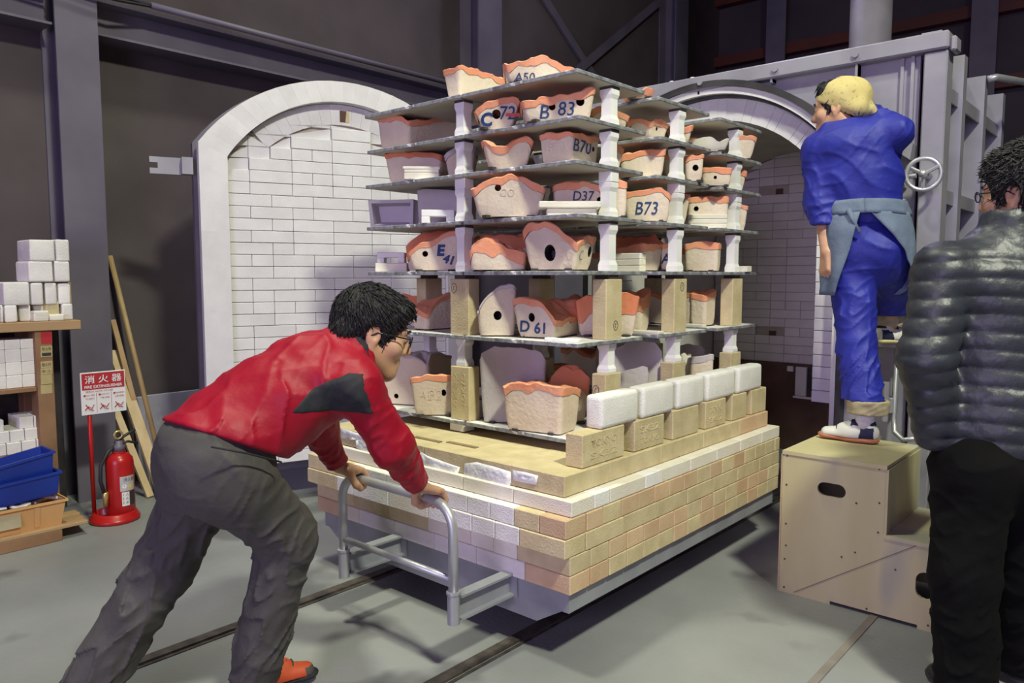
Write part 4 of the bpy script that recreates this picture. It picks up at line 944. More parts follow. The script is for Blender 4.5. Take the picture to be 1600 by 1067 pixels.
def boolcut(o, cutters):
    for c in cutters:
        cut = c.build('cutter', M_dark, None)
        for ob in (cut, o):
            b_ = bmesh.new(); b_.from_mesh(ob.data); bmesh.ops.recalc_face_normals(b_, faces=b_.faces[:]); b_.to_mesh(ob.data); b_.free()
        md = o.modifiers.new('b', 'BOOLEAN'); md.object = cut; md.operation = 'DIFFERENCE'; md.solver = 'EXACT'
        nm = bpy.data.meshes.new_from_object(o.evaluated_get(bpy.context.evaluated_depsgraph_get())); o.modifiers.remove(md)
        if len(nm.polygons) > 3: o.data = nm
        bpy.data.objects.remove(cut)
h1 = onY(1299, 766, BY0); h2 = onY(1446, 916, BY0)
for yy, nm in ((BY0, 'front_panel'), (BY1-pt, 'back_panel')):
    pl = MB().prism([(z, x) for x, z in [(BX0+.002, .0), (BX0+.21, 0), (BX0+.21, .014), (BX0+.53, .014), (BX0+.53, 0), (BX1-.002, 0), (BX1-.002, BZ2-pt), (BXM, BZ2-pt), (BXM, BZ-pt), (BX0+.002, BZ-pt)]], 1, yy, yy+pt).build(nm, M_ply, box)
    if nm == 'front_panel': boolcut(pl, [MB().prism([(z, x) for x, z in stadium(h1[0], h1[2], .055, .028)], 1, yy-.05, yy+.05), MB().prism([(z, x) for x, z in stadium(h2[0], h2[2], .034, .052)], 1, yy-.05, yy+.05)])
MB().box(BX0, BXM+.004, BY0-.004, BY1+.004, BZ-pt+.0005, BZ).build('top_panel', M_ply, box)
MB().box(BXM+.0005, BX1+.004, BY0-.004, BY1+.004, BZ2-pt+.0005, BZ2).build('step_panel', M_ply, box)
MB().box(BX0-.004, BX0+.0015, BY0-.002, BY1, 0, BZ-pt).build('side_panel', M_plyedge, box)
MB().box(BXM+.0005, BXM+.010, BY0, BY1, BZ2+.0005, BZ-pt).build('riser_panel', M_ply, box)
MB().box(BX1-.0015, BX1+.004, BY0, BY1, 0, BZ2-pt).build('side_panel', M_ply, box)
for (px, py) in ((1230, 712), (1229, 757), (1228, 818), (1226, 873), (1225, 917), (1374, 733), (1372, 832), (1374, 786), (1336, 863), (1338, 786), (1399, 890), (1228, 852), (1450, 977), (1354, 951), (1315, 870)):
    c = onY(px, py, BY0); MB().tube([(c[0], BY0-.0012, c[2]), (c[0], BY0+.004, c[2])], .0042, 8).build('screw', M_rail, box)
sc = mat('pencil_score', (.17, .14, .12)); a = onY(1240, 925, BY0); b = onY(1435, 851, BY0)
MB().tube([(a[0], BY0-.0006, a[2]), (b[0], BY0-.0006, b[2])], .0018, 4).build('saw_mark', sc, box)
# ================================================================== rack by the left wall
RX = -4.40
rack = thing('storage_rack', 'timber storage rack with paper labels beside the steel column', 'rack', (RX-.17, .9, 0))
def rpart(n, mb, m): return mb.build(n, m, rack)
RY1 = onX(127, 512, RX)[1]; zt = onX(127, 500, RX)[2]; pz0, pz1 = onX(60, 600, RX)[1], onX(88, 600, RX)[1]
RXB = -4.74
rpart('top_board', MB().bev(RXB, RX, .1, RY1, zt-.048, zt, .003), M_wood)
rpart('upright', MB().bev(RX-.12, RX-.012, pz0, pz1-.005, .0, zt-.0485, .003), M_wood2); rpart('upright', MB().bev(RXB, RXB+.10, pz0, pz1-.005, .0, zt-.0485, .003), M_wood2)
rpart('upright', MB().bev(RX-.12, RX-.012, .12, .20, .0, zt-.0485, .003), M_wood2)
s2 = onX(62, 605, RX)[2]; s3 = onX(20, 712, RX-.02)[2]
rpart('shelf_board', MB().bev(RXB, RX-.02, .205, pz0-.002, s2-.022, s2, .002), M_wood2); rpart('shelf_board', MB().bev(RXB, RX-.02, .205, pz0-.002, s3-.022, s3, .002), M_wood2)
rpart('end_board', MB().box(RXB+.02, RXB+.25, RY1-.025, RY1-.01, zt, zt+.20), M_wood)
rpart('back_board', MB().box(RXB-.012, RXB-.001, .1, RY1, 0, zt-.05), M_dark)
lt = MB; paper = mat('kraft_label', (.42, .34, .15), (.48, .39, .19), 12, .8)
for (y0, y1, m_, txt_) in ((519, 536, M_signred, None), (541, 549, paper, '耐火物'), (550, 557, paper, '—'), (565, 574, paper, '耐火材'), (576, 584, paper, '中 小'), (586, 600, paper, None), (601, 614, paper, None)):
    a = onX(63.5, y0, RX-.01); b = onX(82, y1, RX-.01)
    q = rpart('paper_label', MB().box(RX-.0118, RX-.0105, a[1], b[1], b[2], a[2]), m_)
    if txt_: lettering(txt_, (a[2]-b[2])*.6, flat_on((RX-.0105, (a[1]+b[1])/2, (a[2]+b[2])/2), (0, 1, 0), (0, 0, 1), (1, 0, 0), .0008), M_blackink, q, (b[1]-a[1])*.8)
# white blocks stacked on the rack: (left px, right px, top px, bottom px, depth plane)
def rack_block(label, x0, x1, y0, y1, m=None, back=.0, dep=.11, zb=None, grp='white blocks on the rack', name='insulating_brick', sd=0):
    X = RX-.03-back; a = onX(x0, y0, X); b = onX(x1, y1, X); z0 = b[2] if zb is None else zb; h = max(a[2]-z0, .008)
    y0_, y1_ = min(a[1], b[1]), max(a[1], b[1]); me = soft_block(0, dep, y0_, y1_, 0, h, sd+int(x0), min(.010, h*.25))
    if m: me.materials[0] = m
    o = put(name, me, None, (X-dep/2, (y0_+y1_)/2, z0)); tag(o, label, 'brick', grp); return z0+h
zt_ = zt+.0005
t1 = rack_block('low white block at the left end of the rack top', 0, 5.5, 477, 502, zb=zt_)
t1 = rack_block('rounded white block, second along the rack top', 7, 28, 477, 502, zb=zt_)
t1 = rack_block('square white block, third along the rack top', 30, 49, 477, 500, zb=zt_, back=.03)
rack_block('white block behind the thin tiles on the rack top', 52, 69, 477, 500, zb=zt_, back=.05)
tb1 = rack_block('plain tan firebrick among white blocks on the rack top', 71, 94, 472, 500, M_sk, zb=zt_, back=.02)
rack_block('white block at the right end of the rack top', 97, 115, 475, 500, zb=zt_, back=.005)
base2 = t1+.0008
t2 = rack_block('wide white block in the second row on the rack', 4.5, 47.5, 441, 476, zb=base2, dep=.2)
rack_block('narrow white block in the second row, next to the wide one', 48.5, 68.5, 442, 476, zb=base2, dep=.2)
rack_block('narrow white block in the second row, third from the left', 70, 90, 442, 476, zb=base2, dep=.2, back=.01)
rack_block('chipped white block at the right of the second row on the rack', 91, 111, 443, 476, zb=base2, dep=.2, back=.01)
base3 = t2+.0008
t3 = rack_block('tapered white block in the third row on the rack', 44, 84, 408, 441, zb=base3, dep=.2)
rack_block('tall white block at the right of the third row on the rack', 85, 110, 408, 441, zb=base3, dep=.2)
base4 = t3+.0008
rack_block('left white block at the very top of the rack pile', 45.5, 86, 374, 408, zb=base4, dep=.2)
rack_block('right white block at the very top of the rack pile', 87, 109.5, 374, 408, zb=base4, dep=.2)
for k in range(3): rack_block(f'thin cream tile on the rack top, {["bottom", "middle", "top"][k]} of three', 53, 77, 494-4.0*k, 500-4.0*k, M_tile, -.02, .07, zt_+.0096*k, 'thin tiles on the rack', 'setter_tile')
rack_block('flat white tile before the tan brick on the rack top', 77.5, 101, 491.5, 499, M_tile, -.022, .06, zt_, 'thin tiles on the rack', 'setter_tile')
# bricks filling the rack shelves
tr_, n_ = s2+.0005, 0
rown = ['bottom', 'second', 'third', 'top']
for j in range(4):
    y = onX(2, 560, RX-.04)[1]
    for i in range(4):
        h = .0655 if j < 3 else .05
        o = block('insulating_brick', RX-.26, RX-.05, y+i*.071-.05, y+i*.071+.0195, tr_+j*.0661, tr_+j*.0661+h, M_iso, None)
        tag(o, f'white brick end in the {rown[j]} row of the upper bay, {["leftmost", "second", "third", "rightmost"][i]} of four', 'brick', 'bricks in the rack upper bay')
for j in range(3):
    y = onX(0, 660, RX-.04)[1]
    for i in range(4):
        if j == 2 and i == 1: continue
        o = block('insulating_brick', RX-.26, RX-.05-.01*j, y+i*.067-.04+.02*(j % 2), y+i*.067+.0235+.02*(j % 2), s3+.0005+j*.0606, s3+.0005+j*.0606+.060, M_iso, None)
        tag(o, f'white brick end in the {rown[j] if j < 2 else "top"} row of the lower bay, {["leftmost", "second", "third", "rightmost"][i]}', 'brick', 'bricks in the rack lower bay')
# low pallet, tan crate with shards, two blue crates
PX = -4.16
pal = thing('pallet', 'low timber pallet on the floor before the rack', 'pallet', (PX-.2, 1.1, 0))
py1 = onZ(124, 800, .075)[1]
for (x0, x1) in ((-4.385, -4.33), (-4.20, -4.145)): MB().bev(x0, x1, .2, py1-.14, 0, .058, .003).build('bearer', M_wood2, pal)
for k in range(3): MB().bev(-4.385+k*.081, -4.385+k*.081+.078, .2, py1-.01*k, .0585, .075, .002).build('deck_board', M_wood, pal)
def crate(name, label, cx0, cx1, y0, y1, z0, h, m, tilt=0., bands=1, panel=False, flare=.02):
    root = thing(name, label, 'crate', ((cx0+cx1)/2, (y0+y1)/2, z0))
    w, d = (cx1-cx0)/2, (y1-y0)/2; t = .006
    def ring(f, z): return [(-w+f, -d+f, z), (w-f, -d+f, z), (w-f, d-f, z), (-w+f, d-f, z)]
    vs = ring(flare, 0)+ring(0, h)+ring(t, h)+ring(flare+t, t); fs = [(3, 2, 1, 0)]
    for k in range(3):
        for i in range(4): fs.append((k*4+i, k*4+(i+1) % 4, (k+1)*4+(i+1) % 4, (k+1)*4+i))
    fs.append((12, 13, 14, 15))
    Q = Matrix.Rotation(tilt, 4, 'X'); c = Vector(((cx0+cx1)/2, (y0+y1)/2, z0))
    mb = MB().add([c+Q @ Vector(v) for v in vs], fs); mb.build('tub', m, root)
    mb = MB(); e = .008
    o = [(-w-e, -d-e), (w+e, -d-e), (w+e, d+e), (-w-e, d+e)]; i_ = [(-w+t, -d+t), (w-t, -d+t), (w-t, d-t), (-w+t, d-t)]
    vs = [(*p, h-.012) for p in o]+[(*p, h) for p in o]+[(*p, h) for p in i_]+[(*p, h-.012) for p in i_]
    fs = [(a+k, a+(k+1) % 4, b+(k+1) % 4, b+k) for a, b in ((0, 4), (4, 8), (8, 12), (12, 0)) for k in range(4)]
    MB().add([c+Q @ Vector(v) for v in vs], fs).build('rim', m, root)
    if panel:
        for yy in (-.5, .5):
            MB().add([c+Q @ Vector(v) for v in [(w-flare*.55-.004, yy*d-.012, .01), (w+.002, yy*d-.012, h-.012), (w+.002, yy*d+.012, h-.012), (w-flare*.55-.004, yy*d+.012, .01)]], [(3, 2, 1, 0)]).build('rib', m, root)
        MB().box(cx1-flare*.3, cx1-flare*.3+.004, c.y-.10, c.y+.06, z0+h*.25, z0+h*.78).build('label_plate', mat('worn_label', (.42, .36, .22), (.50, .43, .28), 14, .8), root)
    return root
cy1_ = onX(103, 778, PX)[1]
crate('plastic_crate', 'tan plastic crate of white shards on the low pallet', PX-.225, PX, cy1_-.52, cy1_, .0755, .13, M_tancrate, 0, panel=True)
r3 = random.Random(5); k = 0
for i in range(11):
    a = r3.uniform(.02, .10); s_ = r3.uniform(.025, .05); y = cy1_-.04-i*.033; x = PX-.05-r3.uniform(0, .09)
    mb = MB().bev(-s_*.7, s_*.7, -s_, s_, -.007, .007, .003); me = mb.mesh('tile_shard', M_iso); o = put('tile_shard', me, None, (x, y, .196+.004*(i % 2)))
    o.rotation_euler = (r3.uniform(-.25, .25), r3.uniform(-.1, .5), r3.uniform(0, 3)); tag(o, f'white tile shard at the rim of the tan crate, {["first", "second", "third", "fourth", "fifth", "sixth", "seventh", "eighth", "ninth", "tenth", "eleventh"][i]} from the right', 'shard', 'white shards in the tan crate')
cyb = onX(97, 740, PX-.02)[1]
crate('plastic_crate', 'lower blue plastic crate standing in the tan crate', PX-.21, PX-.02, cyb-.44, cyb, .215, .115, M_bluecrate, math.radians(4), flare=.018)
crate('plastic_crate', 'upper blue plastic crate nested tilted in the lower blue one', PX-.20, PX-.03, cyb-.47, cyb-.012, .305, .11, M_bluecrate, math.radians(9), flare=.018)
# ================================================================== fire extinguisher on its stand with the sign
E0 = np.array([-4.29, 1.618, 0.])
st = thing('extinguisher_stand', 'red round floor stand with a pole and fire extinguisher sign', 'stand', E0)
MB().lathe([(.118, 0), (.125, .008), (.125, .022), (.115, .026), (.112, .045), (.098, .052), (.092, .05), (.09, .015), (.02, .012)], E0, 32).build('base_ring', M_red, st, True)
MB().tube([(E0[0]-.05, E0[1]-.085, .01), (E0[0]-.05, E0[1]-.085, .80)], .011, 10).build('pole', M_red, st, True)
sx = E0[0]-.032
a = onX(125, 583, sx); b = onX(196, 577, sx); c = onX(197, 640, sx); d = onX(128, 651, sx)
y0, y1 = (a[1]+d[1])/2, (b[1]+c[1])/2; z0, z1 = (c[2]+d[2])/2, (a[2]+b[2])/2
sg = MB().bev(sx-.004, sx, y0, y1, z0, z1, .0015).build('sign_plate', M_white, st)
zr = z1-(z1-z0)*.41
MB().box(sx+.0002, sx+.0012, y0+.006, y1-.006, zr, z1-.006).build('red_field', M_signred, sg)
fp = lambda u, v: flat_on((sx, y0+(y1-y0)*u, z0+(z1-z0)*v), (0, 1, 0), (0, 0, 1), (1, 0, 0), .0022)
W_ = y1-y0; H_ = z1-z0
lettering('消 火 器', H_*.185, fp(.5, .83), M_white, sg, W_*.82, .01)
lettering('FIRE EXTINGUISHER', H_*.07, fp(.5, .655), M_white, sg, W_*.84, .02)
lettering('使用法 HOW TO USE', H_*.045, fp(.40, .545), M_signred, sg, W_*.6, .0)
for u, t1, t2 in ((.17, 'PULL PIN', 'TO SAFETY'), (.5, 'DRAW OUT', 'THE HOSE'), (.83, 'SQUEEZE', 'LEVER')):
    lettering('●', H_*.045, fp(u-.10, .46), M_signred, sg, None); lettering(t1, H_*.035, fp(u+.02, .46), M_signred, sg, W_*.2); lettering(t2, H_*.035, fp(u+.02, .38), M_signred, sg, W_*.2)
    pc = Vector(fp(u, .17)(0, 0)); k = H_*.10
    MB().tube([pc+Vector((0, -k, -k*.5)), pc+Vector((0, -k*.2, k*.3)), pc+Vector((0, k*.5, -k*.2)), pc+Vector((0, k, k*.6))], .0022, 4).tube([pc+Vector((0, -k*.8, k*.8)), pc+Vector((0, 0, -k*.4)), pc+Vector((0, k*.9, -k*.7))], .0022, 4).build('pictogram', M_signred, sg)
for u in (.335, .665): MB().box(sx+.0002, sx+.001, y0+W_*u-.0008, y0+W_*u+.0008, z0+.01, z0+H_*.5).build('divider', M_signred, sg)
EC = (E0[0]+.015, E0[1]+.03, .0135)
ex = thing('fire_extinguisher', 'red fire extinguisher with black hose standing in the round red stand', 'fire extinguisher', EC)
MB().lathe([(.066, 0), (.070, .006), (.070, .30), (.066, .325), (.05, .345), (.033, .352), (.033, .365)], EC, 28).build('cylinder', M_red, ex, True, auto=40)
MB().lathe([(.030, .365), (.030, .395), (.02, .40), (.02, .42)], EC, 16).build('valve', M_steel, ex, True)
vx, vy, vz = EC[0], EC[1], EC[2]+.42
MB().tube([(vx, vy-.02, vz-.01), (vx, vy+.03, vz+.02), (vx+.01, vy+.085, vz+.05)], .008, 8).tube([(vx, vy, vz-.02), (vx, vy+.05, vz-.012), (vx, vy+.10, vz-.03)], .007, 8).build('lever', M_rubber, ex, True)
MB().tube([(vx, vy+.021*math.cos(t), vz+.03+.021*math.sin(t)) for t in [2*math.pi*i/14 for i in range(15)]], .006, 6, caps=False).build('pull_ring', M_brass, ex, True)
MB().tube([(vx, vy-.01, vz-.025), (vx+.01, vy-.06, vz-.05), (vx+.012, vy-.10, vz-.12), (vx+.012, vy-.105, vz-.2), (vx+.012, vy-.088, vz-.27)], .010, 8).build('hose', M_rubber, ex, True)
MB().lathe([(.013, 0), (.013, .04), (.015, .045), (.015, .075), (.011, .08)], (vx+.012, vy-.083, vz-.345), 12).build('nozzle', M_brass, ex, True)
def cyl_patch(a0, a1, z0, z1, m, nm):
    n = 8; vs = []; r = .0708
    for z in (z0, z1):
        for i in range(n+1): t = a0+(a1-a0)*i/n; vs.append((EC[0]+r*math.cos(t), EC[1]+r*math.sin(t), EC[2]+z))
    return MB().add(vs, [(i, i+1, n+2+i, n+1+i) for i in range(n)]).build(nm, m, ex)
cyl_patch(-.4, .75, .155, .235, mat('label_grey', (.46, .46, .47)), 'label_band'); cyl_patch(-.3, .25, .075, .15, M_white, 'instruction_label'); cyl_patch(.26, .8, .075, .15, M_blackink, 'black_label')
cyf = lambda a, z: (lambda u, v: (EC[0]+.0714*math.cos(a+u/.07), EC[1]+.0714*math.sin(a+u/.07), EC[2]+z+v))
lettering('消火器', .022, cyf(.28, .217), M_blackink, ex, .062)
for k, a_ in enumerate((-.1, .3)):
    lettering('●', .022, cyf(a_, .182), (M_white, mat('yellow_dot', (.75, .6, .06)))[k], ex)
for k, t in enumerate('123'): lettering(t, .014, cyf(-.2, .137-.022*k), M_blackink, ex); lettering(('人', '火', '水')[k], .016, cyf(.08, .137-.022*k), M_blackink, ex)
# ================================================================== poles and planks against the wall
def leaning(name, label, p0, p1, w, t, m, rnd=False):
    p0, p1 = Vector(p0), Vector(p1)
    if rnd: o = MB().tube([p0, (p0+p1)/2, p1], w/2, 8).build(name, m, None, True, at=p0)
    else:
        ax = (p1-p0).normalized(); s_ = Vector((0, 1, 0)); s_ = (s_-ax*s_.dot(ax)).normalized(); n_ = ax.cross(s_); vs = [p+s_*a*w/2+n_*b*t/2 for p in (p0, p1) for a, b in ((-1, -1), (1, -1), (1, 1), (-1, 1))]
        o = MB().add(vs, [(3, 2, 1, 0), (4, 5, 6, 7)]+[(i, (i+1) % 4, 4+(i+1) % 4, 4+i) for i in range(4)]).build(name, m, None, at=p0)
    return tag(o, label, 'timber' if not rnd else 'pole')
def on_line(pa, pb, Xtop, Xbot):
    """from floor to wall through two picture points"""
    a = onX(*pa, Xtop); b = onX(*pb, Xbot); t = (b[2]-.004)/(a[2]-b[2]); return b-(a-b)*t, a
g0, g1 = on_line((172, 400), (243, 690), -4.955, -4.66); leaning('bamboo_pole', 'brown bamboo pole leaning on the wall, rightmost of the timbers', g0, g1, .032, 0, M_bamboo, True)
for t in (.25, .5, .75):
    pass
g0, g1 = on_line((176, 500), (225, 690), -4.955, -4.72); leaning('timber_batten', 'thin brown batten leaning between the bamboo and the pale planks', g0, g1, .03, .02, M_wood)
g0, g1 = on_line((177, 548), (236, 720), -4.955, -4.62); leaning('timber_plank', 'pale wide plank leaning behind the extinguisher', g0, g1, .062, .022, M_plank)
g0, g1 = on_line((180, 640), (232, 770), -4.80, -4.58); leaning('timber_plank', 'narrow pale plank leaning lowest behind the extinguisher', g0, g1, .04, .022, M_plank)
y0 = onX(216, 700, -4.93)[1]; zt2 = onX(300, 610, -4.93)[2]
pb = thing('wall_panel', 'pale lilac board standing against the wall below the open door', 'board', (-4.93, y0+.7, 0))
MB().bev(-4.96, -4.935, y0+.06, 3.6, .0, zt2, .003).build('board', M_board, pb); MB().bev(-4.965, -4.925, y0+.0, y0+.055, .0, zt2-.005, .003).build('stile', M_board, pb)
# ceiling lamp housings that carry the hall's light
for i, (x, y, z) in enumerate(((1.7, .9, 5.9), (-2.7, 1.3, 6.5), (-3.2, 6.4, 6.0))):
    l_ = thing('high_bay_lamp', f'round high bay lamp hanging from the roof, {["right of the camera", "above the cart", "above the rear of the hall"][i]}', 'lamp', (x, y, z+.08))
    MB().lathe([(.44, .04), (.40, .10), (.14, .30), (.06, .33), (.06, .40)], (x, y, z), 24).build('shade', M_steel, l_, True); MB().tube([(x, y, z+.4), (x, y, 8.0)], .008, 6).build('cable', M_rubber, l_)
# ================================================================== people: implicit surfaces meshed with OpenVDB
import openvdb as vdb
def nz(v): v = np.asarray(v, float); return v/np.linalg.norm(v)
class Field:
    def __init__(s, lo, hi, h):
        s.lo = np.array(lo, float); s.h = h; s.n = np.ceil((np.array(hi)-s.lo)/h).astype(int)+1
        s.a = np.full(s.n, 1., np.float32)
    def sub(s, lo, hi):
        i0 = np.maximum(((np.array(lo)-s.lo)/s.h).astype(int), 0); i1 = np.minimum(((np.array(hi)-s.lo)/s.h).astype(int)+2, s.n)
        if np.any(i1 <= i0): return None
        sl = tuple(slice(a, b) for a, b in zip(i0, i1))
        ax = [s.lo[k]+s.h*np.arange(i0[k], i1[k], dtype=np.float32) for k in range(3)]
        return sl, ax[0][:, None, None].astype(np.float32), ax[1][None, :, None].astype(np.float32), ax[2][None, None, :].astype(np.float32)
    def comb(s, sl, d, k, op):
        a = s.a[sl]; d = d.astype(np.float32)
        if op == '+':
            if k > 0: h = np.maximum(k-np.abs(a-d), 0)/k; s.a[sl] = np.minimum(a, d)-h*h*k*.25
            else: s.a[sl] = np.minimum(a, d)
        else:
            d = -d
            if k > 0: h = np.maximum(k-np.abs(a-d), 0)/k; s.a[sl] = np.maximum(a, d)+h*h*k*.25
            else: s.a[sl] = np.maximum(a, d)
    def cap(s, A, B, ra, rb=None, k=.02, op='+', lat=None, fl=1., fold=None):
        A, B = np.array(A, float), np.array(B, float); rb = ra if rb is None else rb; m = max(ra, rb)*max(fl, 1.)+k+.03
        g = s.sub(np.minimum(A, B)-m, np.maximum(A, B)+m)
        if g is None: return s
        sl, x, y, z = g; ba = B-A; L2 = max(ba@ba, 1e-9)
        px, py, pz = x-A[0], y-A[1], z-A[2]
        t0 = (px*ba[0]+py*ba[1]+pz*ba[2])/L2; t = np.clip(t0, 0, 1)
        qx, qy, qz = px-t*ba[0], py-t*ba[1], pz-t*ba[2]; q2 = qx*qx+qy*qy+qz*qz
        if lat is not None:
            l = qx*lat[0]+qy*lat[1]+qz*lat[2]; q2 = np.maximum(q2-l*l+(l/fl)**2, 0)
        r = ra+(rb-ra)*t
        if fold:
            amp, wl, ph = fold; L = math.sqrt(L2)
            u = t0*L; w = np.sin(x*23+ph)*.9+np.sin(y*19+ph*2)*.9+np.sin((x+y-z)*31+ph)*.7
            msk = .5+.5*np.sin(x*17+y*13+z*11+ph*3.1)
            c1 = np.abs(np.sin(u*math.pi/wl+w*1.9+ph)); c2 = np.abs(np.sin(u*math.pi/(wl*1.7)-w*2.6+ph*1.7))
            r = r+amp*((1-c1)**2*1.6*msk+(1-c2)**2*1.8*(1-msk)-.35)
        s.comb(sl, np.sqrt(q2)-r, k, op); return s
    def chain(s, pts, rs, k=.02, **kw):
        for i in range(len(pts)-1): s.cap(pts[i], pts[i+1], rs[i], rs[i+1], k, **kw)
        return s
    def ell(s, c, r, M=None, k=.02, op='+'):
        c = np.array(c, float); r = np.array(r, float); m = r.max()+k+.02
        g = s.sub(c-m, c+m)
        if g is None: return s
        sl, x, y, z = g; px, py, pz = x-c[0], y-c[1], z-c[2]
        if M is None: u, v, w = px, py, pz
        else: u, v, w = (px*M[i][0]+py*M[i][1]+pz*M[i][2] for i in range(3))
        k0 = np.sqrt((u/r[0])**2+(v/r[1])**2+(w/r[2])**2); k1 = np.sqrt((u/r[0]**2)**2+(v/r[1]**2)**2+(w/r[2]**2)**2)+1e-6
        s.comb(sl, k0*(k0-1)/k1, k, op); return s
    def half(s, p, n, k=.0):
        """cut away everything on the side n points to"""
        sl, x, y, z = s.sub(s.lo, s.lo+s.n*s.h); s.comb(sl, -((x-p[0])*n[0]+(y-p[1])*n[1]+(z-p[2])*n[2]), k, '-'); return s
    def disp(s, fn):
        sl, x, y, z = s.sub(s.lo, s.lo+s.n*s.h); near = np.abs(s.a) < .06
        d = fn(x, y, z); d = np.broadcast_to(d, s.a.shape); s.a = np.where(near, s.a+d, s.a).astype(np.float32); return s
    def polys(s):
        g = vdb.FloatGrid(1.0); g.copyFromArray(np.clip(s.a, -.1, .1).astype(np.float32)); g.background = .1
        pts, tris, quads = g.convertToPolygons(isovalue=0., adaptivity=0.)
        return pts*s.h+s.lo, quads[:, ::-1], tris[:, ::-1]
def np_mesh(name, P, Q, m, T=None, smooth=True):
    me = bpy.data.meshes.new(name); nq = len(Q); nt = 0 if T is None else len(T)
    me.vertices.add(len(P)); me.vertices.foreach_set('co', np.asarray(P, np.float32).ravel())
    idx = np.concatenate([np.asarray(Q).ravel()]+([np.asarray(T).ravel()] if nt else [])).astype(np.int32)
    me.loops.add(len(idx)); me.loops.foreach_set('vertex_index', idx)
    st = np.concatenate([np.arange(nq)*4, nq*4+np.arange(nt)*3]).astype(np.int32)
    me.polygons.add(nq+nt); me.polygons.foreach_set('loop_start', st); me.materials.append(m)
    me.update(calc_edges=True); me.validate()
    me.polygons.foreach_set('use_smooth', [smooth]*len(me.polygons)); return me
def field_obj(name, F, m, parent, splits=()):
    """mesh a field; faces chosen by a split function become child parts of their own"""
    P, Q, T = F.polys()
    # a few rounds of smoothing take out the grid
    for _ in range(2):
        acc = np.zeros_like(P); cnt = np.zeros(len(P))
        for a in range(4):
            b = (a+1) % 4; np.add.at(acc, Q[:, a], P[Q[:, b]]); np.add.at(cnt, Q[:, a], 1); np.add.at(acc, Q[:, b], P[Q[:, a]]); np.add.at(cnt, Q[:, b], 1)
        ok = cnt > 0; P[ok] = P[ok]*.5+.5*acc[ok]/cnt[ok][:, None]
    if len(Q):  # outward faces
        c = P[Q]; n = np.cross(c[:, 2]-c[:, 0], c[:, 3]-c[:, 1]); vol = np.sum(np.einsum('ij,ij->i', c.mean(1)-P.mean(0), n))
        if vol < 0: Q = Q[:, ::-1]; T = T[:, ::-1]
    base = wloc(parent); keep = np.ones(len(Q), bool); P0 = P-np.array(base)
    def extract(mask, nm, mt, par):
        q = Q[mask]; u, inv = np.unique(q, return_inverse=True); me = np_mesh(nm, P0[u], inv.reshape(-1, 4), mt); return put(nm, me, par, base)
    cen = P[Q].mean(1); outs = []
    for nm, fn, mt in splits:
        mk = fn(cen[:, 0], cen[:, 1], cen[:, 2]) & keep
        if mk.any(): keep &= ~mk; outs.append((mk, nm, mt))
    if outs:
        o = extract(keep, name, m, parent)
        for mk, nm, mt in outs: extract(mk, nm, mt, o)
    else: o = put(name, np_mesh(name, P0, Q, m, T), parent, base)
    return o
def in_poly(u, v, poly):
    r = np.zeros(len(u), bool); n = len(poly)
    for i in range(n):
        (a, b), (c, d) = poly[i], poly[(i+1) % n]
        r ^= ((b > v) != (d > v)) & (u < (c-a)*(v-b)/((d-b) if d != b else 1e-9)+a)
    return r
M_skin = mat('skin', (.50, .275, .165), (.57, .33, .205), 12, .5, .05, 120)
M_hair = mat('black_hair', (.004, .0035, .004), (.010, .009, .010), 60, .55, .9, 140, stretch=(1, 1, .35))
M_redj = mat('red_nylon', (.285, .003, .017), (.335, .005, .024), 4, .5, .25, 28, detail=6)
for m_, v_ in ((M_redj, .3),): m_.node_tree.nodes['Principled BSDF'].inputs['Specular IOR Level'].default_value = v_
M_blackp = mat('black_mesh_fabric', (.012, .013, .017), (.02, .021, .026), 60, .8)
M_greyp = mat('grey_trouser_cloth', (.055, .051, .049), (.075, .069, .066), 5, .75, .3, 34)
M_bluej = mat('blue_twill', (.011, .016, .245), (.017, .025, .305), 5, .6, .3, 30)
M_denim = mat('denim_apron', (.105, .14, .21), (.155, .20, .28), 6, .85, .3, 40)
M_khaki = mat('khaki_lining', (.33, .28, .17), (.39, .34, .22), 8, .85, .3, 40)
M_bandana = mat('yellow_bandana', (.55, .45, .17), (.62, .52, .22), 8, .8, .15, 40, spots=((.36, .33, .12), 70, .60))
M_puff = mat('black_down_nylon', (.020, .023, .031), (.030, .034, .044), 5, .44, .3, 36)
M_blkp = mat('black_trouser_cloth', (.003, .0028, .003), (.005, .0046, .005), 5, .95, .25, 30)
M_blkp.node_tree.nodes['Principled BSDF'].inputs['Specular IOR Level'].default_value = .15
M_shoew = mat('white_leather', (.60, .60, .55), (.66, .66, .61), 8, .5)
M_navy = mat('navy_leather', (.012, .016, .06))
M_gum = mat('gum_sole', (.42, .14, .07), (.47, .18, .09), 10, .6)
M_ysole = mat('cream_sole', (.60, .52, .25))
M_orsh = mat('orange_shoe_mesh', (.55, .07, .02), (.62, .10, .03), 20, .6)
M_sock = mat('white_sock', (.66, .66, .68), None, 5, .9, .4, 90)
M_frame = mat('spectacle_frame', (.012, .012, .014), None, 5, .3)
M_lens = bpy.data.materials.new('spectacle_lens'); M_lens.use_nodes = True
_b = M_lens.node_tree.nodes['Principled BSDF']; _b.inputs['Base Color'].default_value = (.9, .92, .95, 1); _b.inputs['Roughness'].default_value = .05; _b.inputs['Transmission Weight'].default_value = 1.0; _b.inputs['IOR'].default_value = 1.05
M_eyew = mat('eye_white', (.75, .73, .70), None, 5, .3); M_iris = mat('iris', (.02, .012, .008), None, 5, .25)
def frame(fwd, up):
    """rows: right, forward, up"""
    f = nz(fwd); u = np.array(up, float); u = nz(u-f*(u@f)); r = np.cross(f, u); return np.array([r, f, u])
